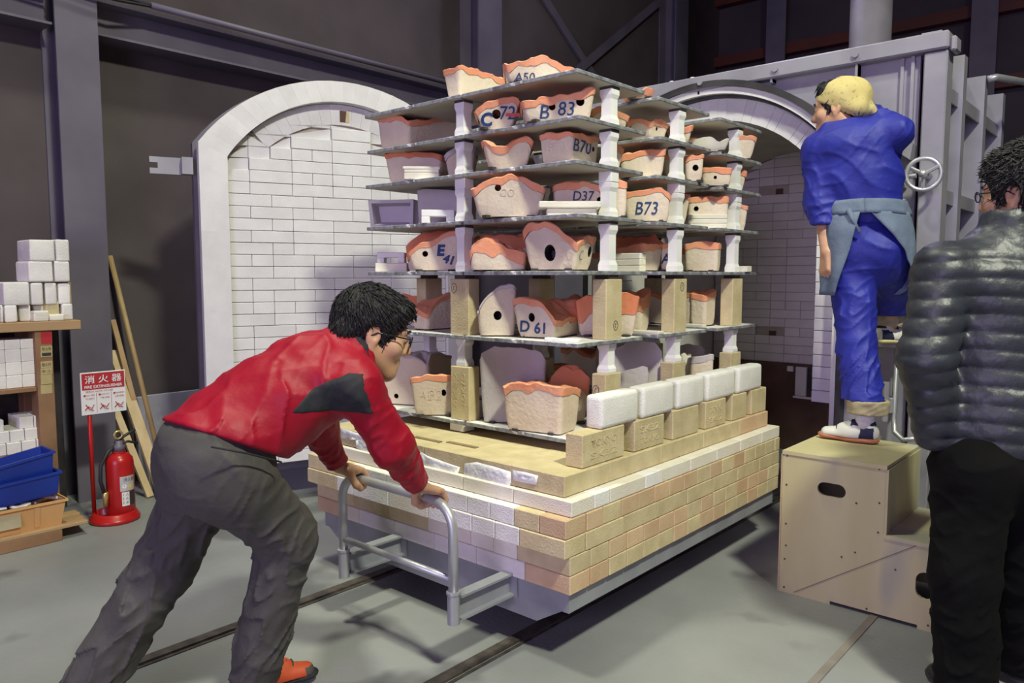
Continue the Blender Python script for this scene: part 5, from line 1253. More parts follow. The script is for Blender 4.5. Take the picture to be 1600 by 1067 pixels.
class Head:
    def __init__(s, c, fwd, up, sc=1.):
        s.c = np.array(c, float); s.M = frame(fwd, up); s.s = sc
    def w(s, x, y, z): return s.c+(s.M[0]*x+s.M[1]*y+s.M[2]*z)*s.s
    def add(s, F, neck_to=None):
        S = s.s; e = lambda c, r, k=.02, op='+': F.ell(s.w(*c), np.array(r)*S, s.M, k*S, op); cp = lambda a, b, ra, rb=None, k=.015, op='+': F.cap(s.w(*a), s.w(*b), ra*S, (rb or ra)*S, k*S, op)
        e((0, -.014, .032), (.074, .094, .084)); e((0, .03, -.035), (.058, .058, .078), .03); e((0, .066, -.096), (.024, .02, .02), .03)
        for q in (-1, 1):
            cp((q*.058, -.008, -.045), (q*.022, .058, -.096), .020, .018, .03); e((q*.044, .056, -.022), (.024, .024, .022), .03)
        cp((-.040, .072, .030), (.040, .072, .030), .013, None, .02); cp((0, .082, .018), (0, .103, -.024), .008, .0125, .012)
        for q in (-1, 1): e((q*.013, .093, -.029), (.0085, .011, .008), .008); e((q*.031, .094, .010), (.017, .013, .011), .012, '-'); e((q*.031, .077, .009), (.0155, .0135, .0125), .004)
        cp((-.019, .082, -.058), (.019, .082, -.058), .0075, None, .008); cp((-.015, .081, -.070), (.015, .081, -.070), .0085, None, .008); cp((-.022, .0925, -.0638), (.022, .0925, -.0638), .0022, None, .004, '-')
        for q in (-1, 1):
            e((q*.078, -.010, -.004), (.010, .021, .033), .006); e((q*.087, -.006, .002), (.007, .012, .018), .005, '-'); e((q*.076, -.008, -.034), (.008, .010, .011), .006)
        if neck_to is not None: F.cap(s.w(0, -.028, -.06), neck_to, .052*S, .058*S, .03)
    def box(s, m=.14): return s.c-m*s.s, s.c+m*s.s
    def eyes(s, par):
        for q in (-1, 1):
            c = Vector(s.w(q*.031, .0795, .009)); n = Vector(s.M[1]); r = .0112*s.s
            bm = bmesh.new(); bmesh.ops.create_uvsphere(bm, u_segments=12, v_segments=8, radius=r); me = bpy.data.meshes.new('eye'); bm.to_mesh(me); bm.free(); me.materials.append(M_eyew)
            o = put('eye', me, par, c)
            d = s.M[1]*.9; u = s.M[2]; rr = s.M[0]; cc = np.array(c)+s.M[1]*r*.93
            MB().add([cc+(rr*math.cos(t)+u*math.sin(t))*r*.5+s.M[1]*r*.06 for t in [2*math.pi*i/12 for i in range(12)]], [tuple(range(12))]).build('iris', M_iris, o, at=wloc(o))
            MB().tube([s.w(q*.016, .089, .030), s.w(q*.030, .0925, .035), s.w(q*.048, .082, .030)], .0042*s.s, 6).build('eyebrow', M_hair, par)
    def hair(s, par, fringe=.052, length=-.075, puff=1., seed=0., m=None, name='hair', volume=.10, back=0., locks=900, wild=.02, lift=.003):
        F = Field(*s.box(.155), .0034*max(s.s, 1)); S = s.s
        F.ell(s.w(0, -.020-back, .042), np.array([.090, .112+back, volume])*S*puff, s.M, .0)
        F.cap(s.w(-.04, -.085, -.02), s.w(.04, -.085, -.02), .034*S*puff, None, .03)
        F.cap(s.w(-.03, .045, .088), s.w(.035, .055, .080), .034*S, None, .03)
        for q in (-1, 1): F.cap(s.w(q*.068, .026, .03), s.w(q*.0665, .022, -.026), .010*S, .005*S, .012)
        # open the face and trim the nape
        F.ell(s.w(0, .105, -.035), np.array([.105, .068, .068+fringe])*S, s.M, .010, '-')
        F.half(s.w(0, 0, length), -s.M[2]*1., .012)
        for q in (-1, 1): F.ell(s.w(q*.086, -.008, -.010), np.array([.022, .024, .036])*S, s.M, .006, '-')
        r, f, u = s.M; c = s.c
        def d(x, y, z):
            a = ((x-c[0])*r[0]+(y-c[1])*r[1]+(z-c[2])*r[2])/S; b = ((x-c[0])*f[0]+(y-c[1])*f[1]+(z-c[2])*f[2])/S; h = ((x-c[0])*u[0]+(y-c[1])*u[1]+(z-c[2])*u[2])/S
            g = np.arctan2(a, h+.02)
            return (.0007*np.sin(g*34+3*np.sin(b*38+seed)+b*30)+.0010*np.sin(g*70+seed*2-b*90+3*np.sin(b*75))+.0013*np.sin(a*190+b*130+h*240+seed+2*np.sin(a*120))+.0011*np.sin(b*310-h*210+2*np.sin(a*160)))*S
        F.disp(lambda x, y, z: d(x, y, z)*.45); o = field_obj(name, F, m or M_hair, par)
        # locks combed away from the crown over the cap of hair
        me = o.data; n = len(me.vertices); P = np.zeros(n*3, np.float32); N_ = np.zeros(n*3, np.float32); me.vertices.foreach_get('co', P); me.vertices.foreach_get('normal', N_)
        P = P.reshape(-1, 3).astype(float)+np.array(wloc(o)); N_ = N_.reshape(-1, 3).astype(float); rg = np.random.RandomState(int(seed*10)); L = (P-s.c) @ s.M.T/S
        cand = np.where((np.einsum('ij,ij->i', N_, P-s.c) > 0) & ((L[:, 1] < .05) | (L[:, 2] > .03)))[0]; pick = rg.choice(cand, min(locks, len(cand)), replace=False); crown = np.array([.0, -.075, .10])
        mb = MB()
        for i in pick:
            l = L[i]; nn = s.M @ N_[i]; t = l-crown; t = t-nn*(t@nn); t = t+np.array([0, .012 if l[1] > -.02 else 0, -.012])+rg.normal(0, wild, 3); t = t-nn*(t@nn); t /= np.linalg.norm(t)+1e-9
            ln = rg.uniform(.020, .042); p = l-t*ln*.4; pts = []
            for k in range(4):
                f_ = k/3; q = p+t*ln*f_; q = q+nn*(.0016+lift*f_*f_-.10*(ln*(f_-.4))**2*60*.06); pts.append(s.w(*q))
            mb.tube(pts, [.0016*S, .0024*S, .0019*S, .0004*S], 4, caps=False)
        lk = mb.build(name+'_locks', m or M_hair, o, True, at=wloc(o)); lk['kind'] = 'stuff'; return o
    def glasses(s, par):
        mb = MB(); k = s.s; g = thing_part = None
        rim = lambda q: [s.w(q*.034+.023*math.cos(t), .1055-.006*abs(math.cos(t)*.5+q*.5), .006+.0150*math.sin(t)) for t in [2*math.pi*i/20 for i in range(21)]]
        for q in (-1, 1): mb.tube(rim(q), .0019*k, 6, caps=False); mb.tube([s.w(q*.057, .099, .010), s.w(q*.074, .088, .012), s.w(q*.083, .0, .008), s.w(q*.083, -.022, -.008)], .0022*k, 6)
        mb.tube([s.w(-.011, .107, .010), s.w(0, .109, .012), s.w(.011, .107, .010)], .002*k, 6)
        o = mb.build('glasses', M_frame, par, True)
        for q in (-1, 1): MB().add(rim(q)[:-1], [tuple(range(20))]).build('lens', M_lens, o, at=wloc(o))
def grip_hand(F, wrist, bar, rb, side, sp=.021, r=.0098):
    """a hand closed over a bar running along x at bar=(x, y, z); side +1: thumb towards -x"""
    bx, by, bz = bar; P = lambda dx, ang, rad: np.array([bx+dx, by+rad*math.cos(ang), bz+rad*math.sin(ang)])
    R = rb+r*.92; kn = []
    for i in range(4):
        dx = side*(1.5-i)*-sp; rr = r*(1.0, 1.05, 1.0, .86)[i]; a0 = math.radians(138-4*i)
        knuckle = P(dx, a0-.35, R+.016); kn.append(knuckle)
        F.cap(wrist+np.array([dx*.45, 0, 0]), knuckle, .0155, .0125, .014)
        pts = [knuckle]+[P(dx*1.02, a0-.35-t, R+(.010 if t < .6 else .002)) for t in (.55, 1.15, 1.8, 2.5, (3.1, 3.2, 3.1, 2.8)[i])]
        F.chain(pts, [rr*1.15, rr*1.08, rr, rr*.97, rr*.92, rr*.85], .006)
    tb = wrist*.55+P(side*-.040, math.radians(150), R+.02)*.45+np.array([side*-.012, 0, 0])
    F.chain([wrist, tb, P(side*-.050, math.radians(195), R+.012), P(side*-.046, math.radians(240), R+.004), P(side*-.040, math.radians(285), R+.002)], [.017, .0165, .0125, .0112, .0098], .012)
    for a, b in zip(kn[:-1], kn[1:]): F.cap(a, b, .0105, None, .012)
def open_hand(F, wrist, d, n, side, sc=1., curl=.35):
    """a relaxed hand: d finger direction, n palm normal; the thumb leaves on the side given by side*cross(d, n)"""
    d, n = nz(d), nz(n); t = nz(np.cross(d, n))*side; L = .088*sc
    for i in range(4):
        off = t*(1.5-i)*.0195*sc; k0 = wrist+d*L*(1., 1.03, .98, .90)[i]+off; F.cap(wrist+off*.55, k0, .0145*sc, .0115*sc, .012)
        p = k0; a = .18; seg = np.array([.042, .027, .021])*(.94, 1.05, .97, .78)[i]*sc; rs = [.0098, .0092, .0085, .0072]
        for j in range(3):
            a += curl*(1.0, 1.15, .8)[j]*(.85+.12*i); q = p+(d*math.cos(a)+n*math.sin(a))*seg[j]; F.cap(p, q, rs[j]*sc, rs[j+1]*sc, .004); p = q
    b = wrist+d*.022*sc+t*.026*sc+n*.008; m = b+(d*.75+t*.55+n*.35)*.042*sc; e = m+(d*.9+t*.15+n*.4)*.032*sc; f = e+(d*.95-t*.05+n*.3)*.024*sc
    F.chain([wrist+t*.01, b, m, e, f], [.015*sc, .0155*sc, .0125*sc, .0108*sc, .0088*sc], .010)
def shoe(par, heel, toe, up=(0, 0, 1), L=None, mu=None, ms=None, patch=None, trim=None, ankle=None, laces=True, tongue=None, toecap=None):
    """sports shoe between ground points under heel and toe"""
    heel, toe = np.array(heel, float), np.array(toe, float); f = nz(toe-heel); u = nz(np.array(up)-f*(np.array(up)@f)); r = np.cross(f, u); L = np.linalg.norm(toe-heel); k = L/.27
    W = lambda x, y, z: heel+f*x*k+r*y*k+u*z*k
    lo = np.minimum(heel, toe)-.13; hi = np.maximum(heel, toe)+.16
    M = np.array([r, f, u])
    F = Field(lo, hi, .0042)
    F.cap(W(.035, 0, .045), W(.12, 0, .045), .036*k, .038*k, .02); F.cap(W(.10, .003, .038), W(.222, .004, .030), .038*k, .027*k, .03, lat=r, fl=1.25)
    F.cap(W(.042, 0, .05), W(.050, 0, .092), .036*k, .036*k, .02); F.cap(W(.075, 0, .088), W(.15, 0, .058), .026*k, .024*k, .02)
    F.half(W(0, 0, .022), -u, .004)
    if ankle is not None: F.cap(W(.052, 0, .085), W(.046, 0, .15), .028*k, None, .006, '-')
    sp = []
    if patch:
        sp.append(('heel_patch', lambda x, y, z: (lambda a, h: (a < .075*k-(h-.04*k)*.2) & (h < .075*k) & (a > .016*k))((x-heel[0])*f[0]+(y-heel[1])*f[1]+(z-heel[2])*f[2], (x-heel[0])*u[0]+(y-heel[1])*u[1]+(z-heel[2])*u[2]), patch))
        sp.append(('collar', lambda x, y, z: (lambda a, h: (a < .115*k) & (h > .085*k-.10*np.maximum(a-.05*k, 0)))((x-heel[0])*f[0]+(y-heel[1])*f[1]+(z-heel[2])*f[2], (x-heel[0])*u[0]+(y-heel[1])*u[1]+(z-heel[2])*u[2]), trim or patch))
    if toecap: sp.insert(0, ('toe_cap', lambda x, y, z: (lambda a, h: (a > .222*k-(h-.02*k)*.3) & (h < .05*k))((x-heel[0])*f[0]+(y-heel[1])*f[1]+(z-heel[2])*f[2], (x-heel[0])*u[0]+(y-heel[1])*u[1]+(z-heel[2])*u[2]), toecap))
    o = field_obj('shoe', F, mu, par, sp)
    G = Field(lo, hi, .0042)
    G.cap(W(.036, 0, .014), W(.11, 0, .014), .042*k, .038*k, .02, lat=u, fl=.38); G.cap(W(.10, .003, .014), W(.222, .004, .016), .039*k, .034*k, .03, lat=u, fl=.38); G.half(W(0, 0, .001), -u, .0)
    G.cap(W(.222, .004, .018), W(.240, .004, .022), .026*k, .022*k, .02, lat=u, fl=.5)
    field_obj('sole', G, ms, o)
    if laces:
        for i in range(4):
            a = .112+i*.022; h = .095-.0098*i; MB().tube([W(a-.004, -.026, h-.012), W(a, -.012, h+.0035), W(a+.003, .012, h+.0035), W(a-.001, .026, h-.012)], .003*k, 6).build('lace', tongue or M_navy, o, True, at=wloc(o))
    return o
def wrinkle(amp, fr, seed=0., ax=(1, 1, 1)):
    return lambda x, y, z: amp*(np.sin(fr*(x*ax[0]*1.1+y*ax[1]*.6+z*ax[2]*1.4)+2.2*np.sin(x*13+seed)+1.7*np.sin(y*15+z*9+seed*2))*.6+np.sin(fr*1.9*(y*ax[1]-x*ax[0]*.5+z*ax[2]*.8)+2*np.sin(z*17+seed)+1.5*np.sin(x*21))*.4)
def crease(amp, fr, seed=0., d=(1, 1, 1)):
    """sharp ridged folds that come and go"""
    def f(x, y, z):
        w = 1.6*np.sin(9*x+7*z+seed)+1.3*np.sin(8*y-11*z+seed*1.7)+.8*np.sin(19*x-17*y+seed)
        a = np.abs(np.sin(fr*(x*d[0]+y*d[1]+z*d[2])+w)); m = np.clip(.35+.65*np.sin(13*x+11*y-9*z+seed*2.3), 0, 1)
        b = np.abs(np.sin(fr*.8*(x*d[1]-y*d[0]+z*d[2]*.6)-1.3*w+seed))
        return -amp*((1-a)**3*m+.7*(1-b)**3*(1-m))
    return f
# ------------------------------------------------------------------ worker in the red jacket, pushing the cart
pX = lambda x, y, X: onX(x, y, X)
w1 = thing('person', 'person in a red jacket and grey trousers leaning forward to push the cart handle', 'person', (-2.10, 1.12, 0))
hipR, kneeR, ankR = pX(362, 748, -1.99), pX(448, 838, -2.02), pX(398, 1050, -2.10)
hipL, kneeL, ankL = pX(322, 745, -2.17), pX(258, 880, -2.25), pX(138, 1078, -2.33)
pel = pX(338, 706, -2.08); waist = pX(372, 668, -2.06); mid = pX(425, 628, -2.03); chest = pX(492, 588, -2.0); neckb = pX(548, 548, -1.94)
shR, elR, wrR = pX(556, 604, -1.82), pX(614, 697, -1.775), np.array([-1.835, 1.628, .640])
shL, elL, wrL = pX(492, 592, -2.17), pX(498, 668, -2.27), np.array([-2.262, 1.628, .632])
hd = Head(pX(585, 523, -1.905), (.52, .79, -.28), (0.12, .28, .95), 1.10)
barR = (-1.842, 1.70, .575); barL = (-2.262, 1.70, .575)
F = Field((-2.52, .60, 0.02), (-1.62, 1.86, 1.36), .0042)
F.cap(pel, waist, .10, .10, .04, lat=(1, 0, 0), fl=1.3).cap(waist, chest, .10, .115, .04, lat=(1, 0, 0), fl=1.3).cap(chest, neckb, .10, .065, .04, lat=(1, 0, 0), fl=1.3)
for h, kn, an in ((hipR, kneeR, ankR), (hipL, kneeL, ankL)): F.cap(h, kn, .072, .05, .03).cap(kn, an, .048, .034, .03); F.cap(an, an+np.array([0, .08, -.055]), .024, .014, .01)
F.cap(pel, hipR, .085, .08, .04).cap(pel, hipL, .085, .08, .04).cap(chest, shR, .06, .048, .03).cap(chest, shL, .06, .048, .03)
for sh, el, wr in ((shR, elR, wrR), (shL, elL, wrL)): F.cap(sh, el, .044, .036, .02).cap(el, wr, .036, .025, .02)
grip_hand(F, wrR, barR, .0165, 1); grip_hand(F, wrL, barL, .0165, -1)
hd.add(F, neckb)
field_obj('body', F, M_skin, w1)
hd.hair(w1, .046, -.082, 1.0, 1.3); hd.eyes(w1); hd.glasses(w1)
J = Field((-2.45, .80, .50), (-1.64, 1.76, 1.26), .0055)
lat = (1, 0, 0)
J.cap(pX(318, 712, -2.06), waist, .142, .134, .04, lat=lat, fl=1.30).cap(waist, mid, .130, .130, .04, lat=lat, fl=1.32).cap(mid, chest, .132, .132, .04, lat=lat, fl=1.32).cap(chest, pX(530, 560, -1.97), .122, .085, .05, lat=lat, fl=1.45)
J.cap(pX(395, 668, -2.04), pX(445, 660, -2.03), .115, .085, .05, lat=lat, fl=1.3)
J.cap(chest, shR, .095, .076, .05).cap(chest, shL, .095, .076, .05)
J.cap(shR, elR, .073, .059, .03, fold=(.0035, .05, 1.)).cap(elR, wrR+np.array([.002, -.012, .020]), .059, .040, .03, fold=(.0035, .042, 2.))
J.cap(shL, elL, .073, .059, .03, fold=(.003, .05, 3.)).cap(elL, wrL+np.array([0, -.012, .020]), .058, .040, .03, fold=(.0035, .042, 4.))
J.cap(pX(538, 545, -1.955), pX(568, 545, -1.915), .074, .068, .03)
J.disp(wrinkle(.0032, 22, 1.)); J.disp(crease(.0075, 24, 1., (.4, 1., .5))); J.disp(crease(.004, 46, 2., (.3, .8, -.6)))
def cutb(F_, p, n): F_.half(p, n)
J.half(pX(265, 660, -2.05), nz(np.array([0, -.428, -.904])), .010)
J.half(pX(577, 548, -1.91), nz(np.array([.1, .8, .42])), .006)
for wr, el in ((wrR, elR), (wrL, elL)):
    ax_ = nz(wr-el); p = wr+ax_*-.010; g = J.sub(p-.07, p+.11)
    sl, x, y, z = g; d = -((x-p[0])*ax_[0]+(y-p[1])*ax_[1]+(z-p[2])*ax_[2]); near = ((x-p[0])**2+(y-p[1])**2+(z-p[2])**2) < .085**2
    J.a[sl] = np.where(near, np.maximum(J.a[sl], -d), J.a[sl])
panel = [tuple(pX(a, b, -1.86)[1:]) for a, b in ((452, 646), (470, 622), (495, 596), (520, 578), (533, 578), (530, 600), (538, 622), (545, 640), (515, 640), (480, 645))]
coll = [tuple(pX(a, b, -1.88)[1:]) for a, b in ((550, 520), (557, 522), (566, 535), (560, 560), (554, 540))]
jk = field_obj('jacket', J, M_redj, w1)
def inlay(name, Fd, poly, axes, cutfn, m, par, th=.0022):
    """thin cloth inlay following a garment inside a drawn outline"""
    G = Field.__new__(Field); G.lo, G.h, G.n, G.a = Fd.lo, Fd.h, Fd.n, Fd.a.copy(); sl, x, y, z = G.sub(G.lo, G.lo+G.n*G.h); c = {'x': x, 'y': y, 'z': z}
    u, v = np.broadcast_arrays(c[axes[0]], c[axes[1]]); shp = u.shape; u, v = u.ravel(), v.ravel(); d = np.full(len(u), 9.); n = len(poly)
    for i in range(n):
        a, b = np.array(poly[i]), np.array(poly[(i+1) % n]); e = b-a; t = np.clip(((u-a[0])*e[0]+(v-a[1])*e[1])/(e@e), 0, 1); d = np.minimum(d, np.hypot(u-a[0]-t*e[0], v-a[1]-t*e[1]))
    d = np.where(in_poly(u, v, poly), -d, d).reshape(shp)
    G.a[...] = np.maximum(np.maximum(Fd.a-th, d), cutfn(x, y, z)); return field_obj(name, G, m, par)
inlay('side_panel', J, panel, 'yz', lambda x, y, z: -2.0-x, M_blackp, jk); inlay('collar_insert', J, coll, 'yz', lambda x, y, z: -1.93-x, M_blackp, jk)
T = Field((-2.56, .56, .02), (-1.80, 1.48, 1.02), .0055)
T.cap(pX(318, 706, -2.07), waist+np.array([0, -.02, -.03]), .124, .112, .04, lat=lat, fl=1.38)
T.ell(pX(328, 738, -2.01), (.105, .118, .118), None, .05).ell(pX(306, 738, -2.16), (.10, .11, .11), None, .05)
T.cap(hipR, kneeR, .112, .088, .05, fold=(.0065, .13, 1.)).cap(kneeR, ankR, .088, .074, .03, fold=(.0065, .115, 2.5))
T.cap(hipL, kneeL, .108, .088, .05, fold=(.0065, .14, 4.)).cap(kneeL, ankL, .088, .076, .03, fold=(.008, .12, 5.))
T.cap(pel+np.array([0, 0, -.04]), hipR, .10, None, .05)
T.disp(wrinkle(.0035, 18, 4.)); T.disp(crease(.0055, 22, 4., (.3, .5, 1.)))
T.half((0, 0, .052), (0, 0, -1), .006)
T.half(pX(275, 640, -2.05), nz(np.array([0, .428, .904])), .006)
tr = field_obj('trousers', T, M_greyp, w1)
# belt line and pocket seam
MB().tube([pX(a, b, -1.845) for a, b in ((330, 698), (385, 708), (440, 722))], .0028, 6).build('pocket_seam', M_blackp, tr, True)
shoe(w1, (-2.172, 1.150, 0.010), (-2.065, 1.395, 0.010), mu=M_orsh, ms=M_blackp, patch=M_greyp, trim=M_blackp, tongue=M_greyp, toecap=M_greyp)
shoe(w1, (-2.385, .690, .042), (-2.325, .948, 0.002), mu=M_orsh, ms=M_blackp, patch=M_greyp, trim=M_blackp, tongue=M_greyp, toecap=M_greyp)
# ------------------------------------------------------------------ worker in blue overalls on the step box
pY = lambda x, y, Y: onY(x, y, Y)
w2 = thing('person', 'person in blue overalls and yellow headscarf standing on the step box, peering into the kiln', 'person', (-1.06, 3.46, .60))
bf = nz((-.28, .96, 0)); br_ = np.array([bf[1], -bf[0], 0])
hL, kL, aL = pY(1333, 415, 3.60), pY(1338, 540, 3.53), pY(1352, 656, 3.45)
hR, kR, aR = pY(1378, 412, 3.66), pY(1396, 452, 3.93), pY(1390, 512, 4.06)
pv = pY(1358, 385, 3.62); wst = pY(1350, 330, 3.62); mdl = pY(1340, 280, 3.61); cht = pY(1333, 232, 3.59); nk = pY(1318, 196, 3.60)
sL, eL, wL = pY(1281, 236, 3.57), pY(1283, 318, 3.53), pY(1291, 394, 3.49)
sR, eR, wR = pY(1374, 210, 3.62), pY(1402, 206, 3.60), pY(1350, 170, 3.72)
h2 = Head(pY(1310, 173, 3.60), (-.975, -.06, -.04), (-.05, .05, 1), 1.04)
F = Field((-1.46, 3.30, .60), (-.80, 4.25, 2.24), .0045)
lt_ = tuple(br_)
F.cap(pv, wst, .09, .085, .04, lat=lt_, fl=1.3).cap(wst, cht, .088, .10, .04, lat=lt_, fl=1.3).cap(cht, nk, .085, .055, .04)
F.cap(pv, hL, .08, None, .04).cap(pv, hR, .08, None, .04).cap(hL, kL, .068, .048, .03).cap(kL, aL, .046, .033, .03).cap(hR, kR, .068, .048, .03).cap(kR, aR, .046, .033, .03)
F.cap(aL, aL+np.array([-.08, -.01, -.055]), .024, .014, .01).cap(aR, aR+np.array([.05, .06, -.05]), .022, .014, .01)
F.cap(cht, sL, .055, .045, .03).cap(cht, sR, .055, .045, .03).cap(sL, eL, .04, .034, .02).cap(eL, wL, .034, .024, .02).cap(sR, eR, .04, .034, .02).cap(eR, wR, .034, .024, .02)
open_hand(F, wL, (-.02, -.05, -1), nz(np.array([.5, .6, 0])), -1, .98, .42)
open_hand(F, wR, nz(h2.w(.0, -.06, .03)-wR), nz(h2.c-wR), 1, .95, .3)
h2.add(F, nk); field_obj('body', F, M_skin, w2)
h2.hair(w2, .040, -.050, .95, 2.7, locks=150); h2.eyes(w2)
# headscarf tied at the nape
B = Field(*h2.box(.19), .0036); S = h2.s
B.ell(h2.w(0, -.022, .046), np.array([.093, .116, .096])*S, h2.M, 0)
B.cap(h2.w(-.04, -.088, -.012), h2.w(.04, -.088, -.012), .040*S, None, .03)
B.ell(h2.w(0, .12, -.035), np.array([.12, .080, .105])*S, h2.M, .006, '-')
cutn = nz(-h2.M[2]*.86+h2.M[1]*.52); B.half(h2.w(0, .0, -.004), cutn, .006)
B.disp(lambda x, y, z: .0012*np.sin(60*x+40*z+2*np.sin(30*y))+.001*np.sin(75*y-50*z))
B.ell(h2.w(.012, -.128, -.012), np.array([.030, .020, .018])*S, h2.M, .02)
B.cap(h2.w(.0, -.128, -.015), h2.w(.03, -.160, -.055), .014*S, .007*S, .012).cap(h2.w(.01, -.128, -.012), h2.w(.045, -.150, -.03), .016*S, .008*S, .012)
field_obj('headscarf', B, M_bandana, w2)
J = Field((-1.46, 3.32, 1.30), (-.80, 3.92, 2.13), .0055)
J.cap(pY(1352, 345, 3.62), wst, .115, .112, .04, lat=lt_, fl=1.28).cap(wst, mdl, .112, .125, .05, lat=lt_, fl=1.28).cap(mdl, cht, .128, .125, .05, lat=lt_, fl=1.35).cap(cht, nk, .105, .07, .05, lat=lt_, fl=1.35)
J.cap(cht, sL, .09, .072, .05).cap(cht, sR, .085, .07, .05)
J.cap(sL, eL, .074, .068, .03, fold=(.004, .06, 1.)).cap(eL, wL+np.array([0, 0, .025]), .066, .046, .03, fold=(.006, .05, 2.))
J.cap(sR, eR, .068, .062, .03, fold=(.004, .05, 3.)).cap(eR, wR, .060, .042, .03, fold=(.004, .05, 4.))
J.cap(pY(1318, 200, 3.60), pY(1312, 190, 3.60), .064, .058, .02)
J.disp(wrinkle(.0045, 18, 7.)); J.disp(crease(.008, 19, 7., (.5, .3, 1.))); J.disp(crease(.004, 40, 3., (.6, .4, -.8)))
J.half(pY(1350, 352, 3.62), (0, 0, -1), .01)
ax_ = nz(wL-eL); p = wL-ax_*.012; sl, x, y, z = J.sub(p-.07, p+.07); d = -((x-p[0])*ax_[0]+(y-p[1])*ax_[1]+(z-p[2])*ax_[2]); J.a[sl] = np.maximum(J.a[sl], -d)
h_ = h2.w(0, 0, 0); J.ell(h2.w(0, .0, .02), np.array([.092, .108, .13])*S, h2.M, .006, '-')
field_obj('jacket', J, M_bluej, w2)
T = Field((-1.36, 3.28, .66), (-.80, 4.22, 1.72), .0055)
T.cap(pv, wst, .112, .105, .04, lat=lt_, fl=1.3); T.ell(pY(1338, 392, 3.58), (.10, .10, .11), None, .05).ell(pY(1378, 388, 3.60), (.10, .11, .11), None, .05)
T.cap(hL, kL, .100, .078, .05, fold=(.004, .07, 1.)).cap(kL, aL+np.array([0, 0, .03]), .076, .082, .03, fold=(.007, .11, 2.)).cap(hR, kR, .098, .078, .05, fold=(.004, .07, 3.)).cap(kR, aR, .075, .070, .03, fold=(.004, .06, 4.))
T.disp(wrinkle(.0040, 20, 9.)); T.disp(crease(.008, 24, 9., (.4, .3, 1.)))
zc = aL[2]+.085; zr = aR[2]+.062
g = T.sub((-1.36, 3.28, .6), (-.8, 3.80, zc+.001)); T.a[g[0]] = np.maximum(T.a[g[0]], (zc-g[3]))
g = T.sub((-1.36, 3.85, .6), (-.8, 4.22, zr+.001)); T.a[g[0]] = np.maximum(T.a[g[0]], (zr-g[3]))
field_obj('trousers', T, M_bluej, w2)
# turned-up khaki hems
for an, zz, nm_, hgt in ((aL, zc, 0, .058), (aR, zr, 1, .05)):
    C_ = Field(an-.14, an+.16, .005); ctr = np.array([an[0], an[1], 0]) + (np.array([.004, .012, 0]) if nm_ == 0 else np.array([0, -.006, 0]))
    C_.cap(ctr+np.array([0, 0, zz-hgt]), ctr+np.array([0, 0, zz-.004]), .085 if nm_ == 0 else .074, None, .0, fold=(.003, .03, 1.)); C_.disp(wrinkle(.003, 60, 2.)); C_.half((0, 0, zz+.004), (0, 0, 1)).half((0, 0, zz-hgt), (0, 0, -1))
    C_.cap(ctr+np.array([0, 0, zz-.2]), ctr+np.array([0, 0, zz-.02]), .070 if nm_ == 0 else .060, None, .0, '-')
    field_obj('turned_up_hem', C_, M_khaki, w2)
tdir = nz((-.93, -.10, 0))
s1 = shoe(w2, aL*np.array([1, 1, 0])+np.array([0, 0, .6008])-tdir*.055, aL*np.array([1, 1, 0])+np.array([0, 0, .6008])+tdir*.200, mu=M_shoew, ms=M_gum, patch=M_navy, trim=M_navy, ankle=1)
MB().lathe([(.037, 0), (.040, .03), (.041, .11)], (aL[0], aL[1], .665), 16).build('sock', M_sock, w2, True)
td2 = nz((.62, .78, 0)); z2 = .986
shoe(w2, aR*np.array([1, 1, 0])+np.array([-.01, -.02, z2])-td2*.055, aR*np.array([1, 1, 0])+np.array([-.01, -.02, z2])+td2*.19, mu=M_shoew, ms=M_ysole, patch=M_navy, trim=M_navy, ankle=1)
MB().lathe([(.036, 0), (.038, .03), (.039, .09)], (aR[0]-.01, aR[1]-.02, z2+.06), 16).build('sock', M_sock, w2, True)
# denim apron: waistband, skirt wrapped round the front and sides, open at the back
wc = np.array([pv[0], pv[1], 0]); zt_a = pY(1350, 318, 3.6)[2]
def apron_pt(a, z, extra=0.):
    """a: angle from straight back, positive to his left"""
    t = (zt_a-z); rx = .158+.02*min(t/.12, 1)+extra; ry = .128+.035*min(t/.12, 1)+extra
    cx = wst[0]+(hL[0]*.5+hR[0]*.5-wst[0])*min(t/.2, 1); cy = wst[1]+(pv[1]-wst[1])*min(t/.2, 1)
    v = -bf*math.cos(a)*ry+(-br_)*math.sin(a)*rx; return np.array([cx+v[0], cy+v[1], z])
def shell(name, fa, fz, na, nz_, m, par, th=.004):
    vs = []; fs = []
    for i in range(na+1):
        for j in range(nz_+1):
            u, v = i/na, j/nz_; a, z = fa(u, v), fz(u, v); rp = .006*math.sin(a*9+3*v)*v+.004*math.sin(a*17+z*20)*v; vs.append(apron_pt(a, z, .012+rp))
    for i in range(na):
        for j in range(nz_): k = i*(nz_+1)+j; fs.append((k, k+1, k+nz_+2, k+nz_+1))
    o = MB().add(vs, fs).build(name, m, par, True); sd = o.modifiers.new('s', 'SOLIDIFY'); sd.thickness = th; sd.offset = 0; return o
ap = shell('apron', lambda u, v: (.10+.62*v)*(1-u)+(2*math.pi-.12-1.15*v)*u, lambda u, v: zt_a-.045-(.36-.10*max(0, u-.75)*4)*v, 60, 18, M_denim, w2)
shell('waistband', lambda u, v: 2*math.pi*u, lambda u, v: zt_a-.062*v+.012*math.cos(2*math.pi*u), 48, 4, M_denim, ap, .006)
kc = apron_pt(.35, zt_a-.035, .02); MB().tube([kc, kc+np.array([.02, -.01, -.04]), kc+np.array([.05, .0, -.10])], [.012, .010, .006], 8).build('apron_tie', M_denim, ap, True)
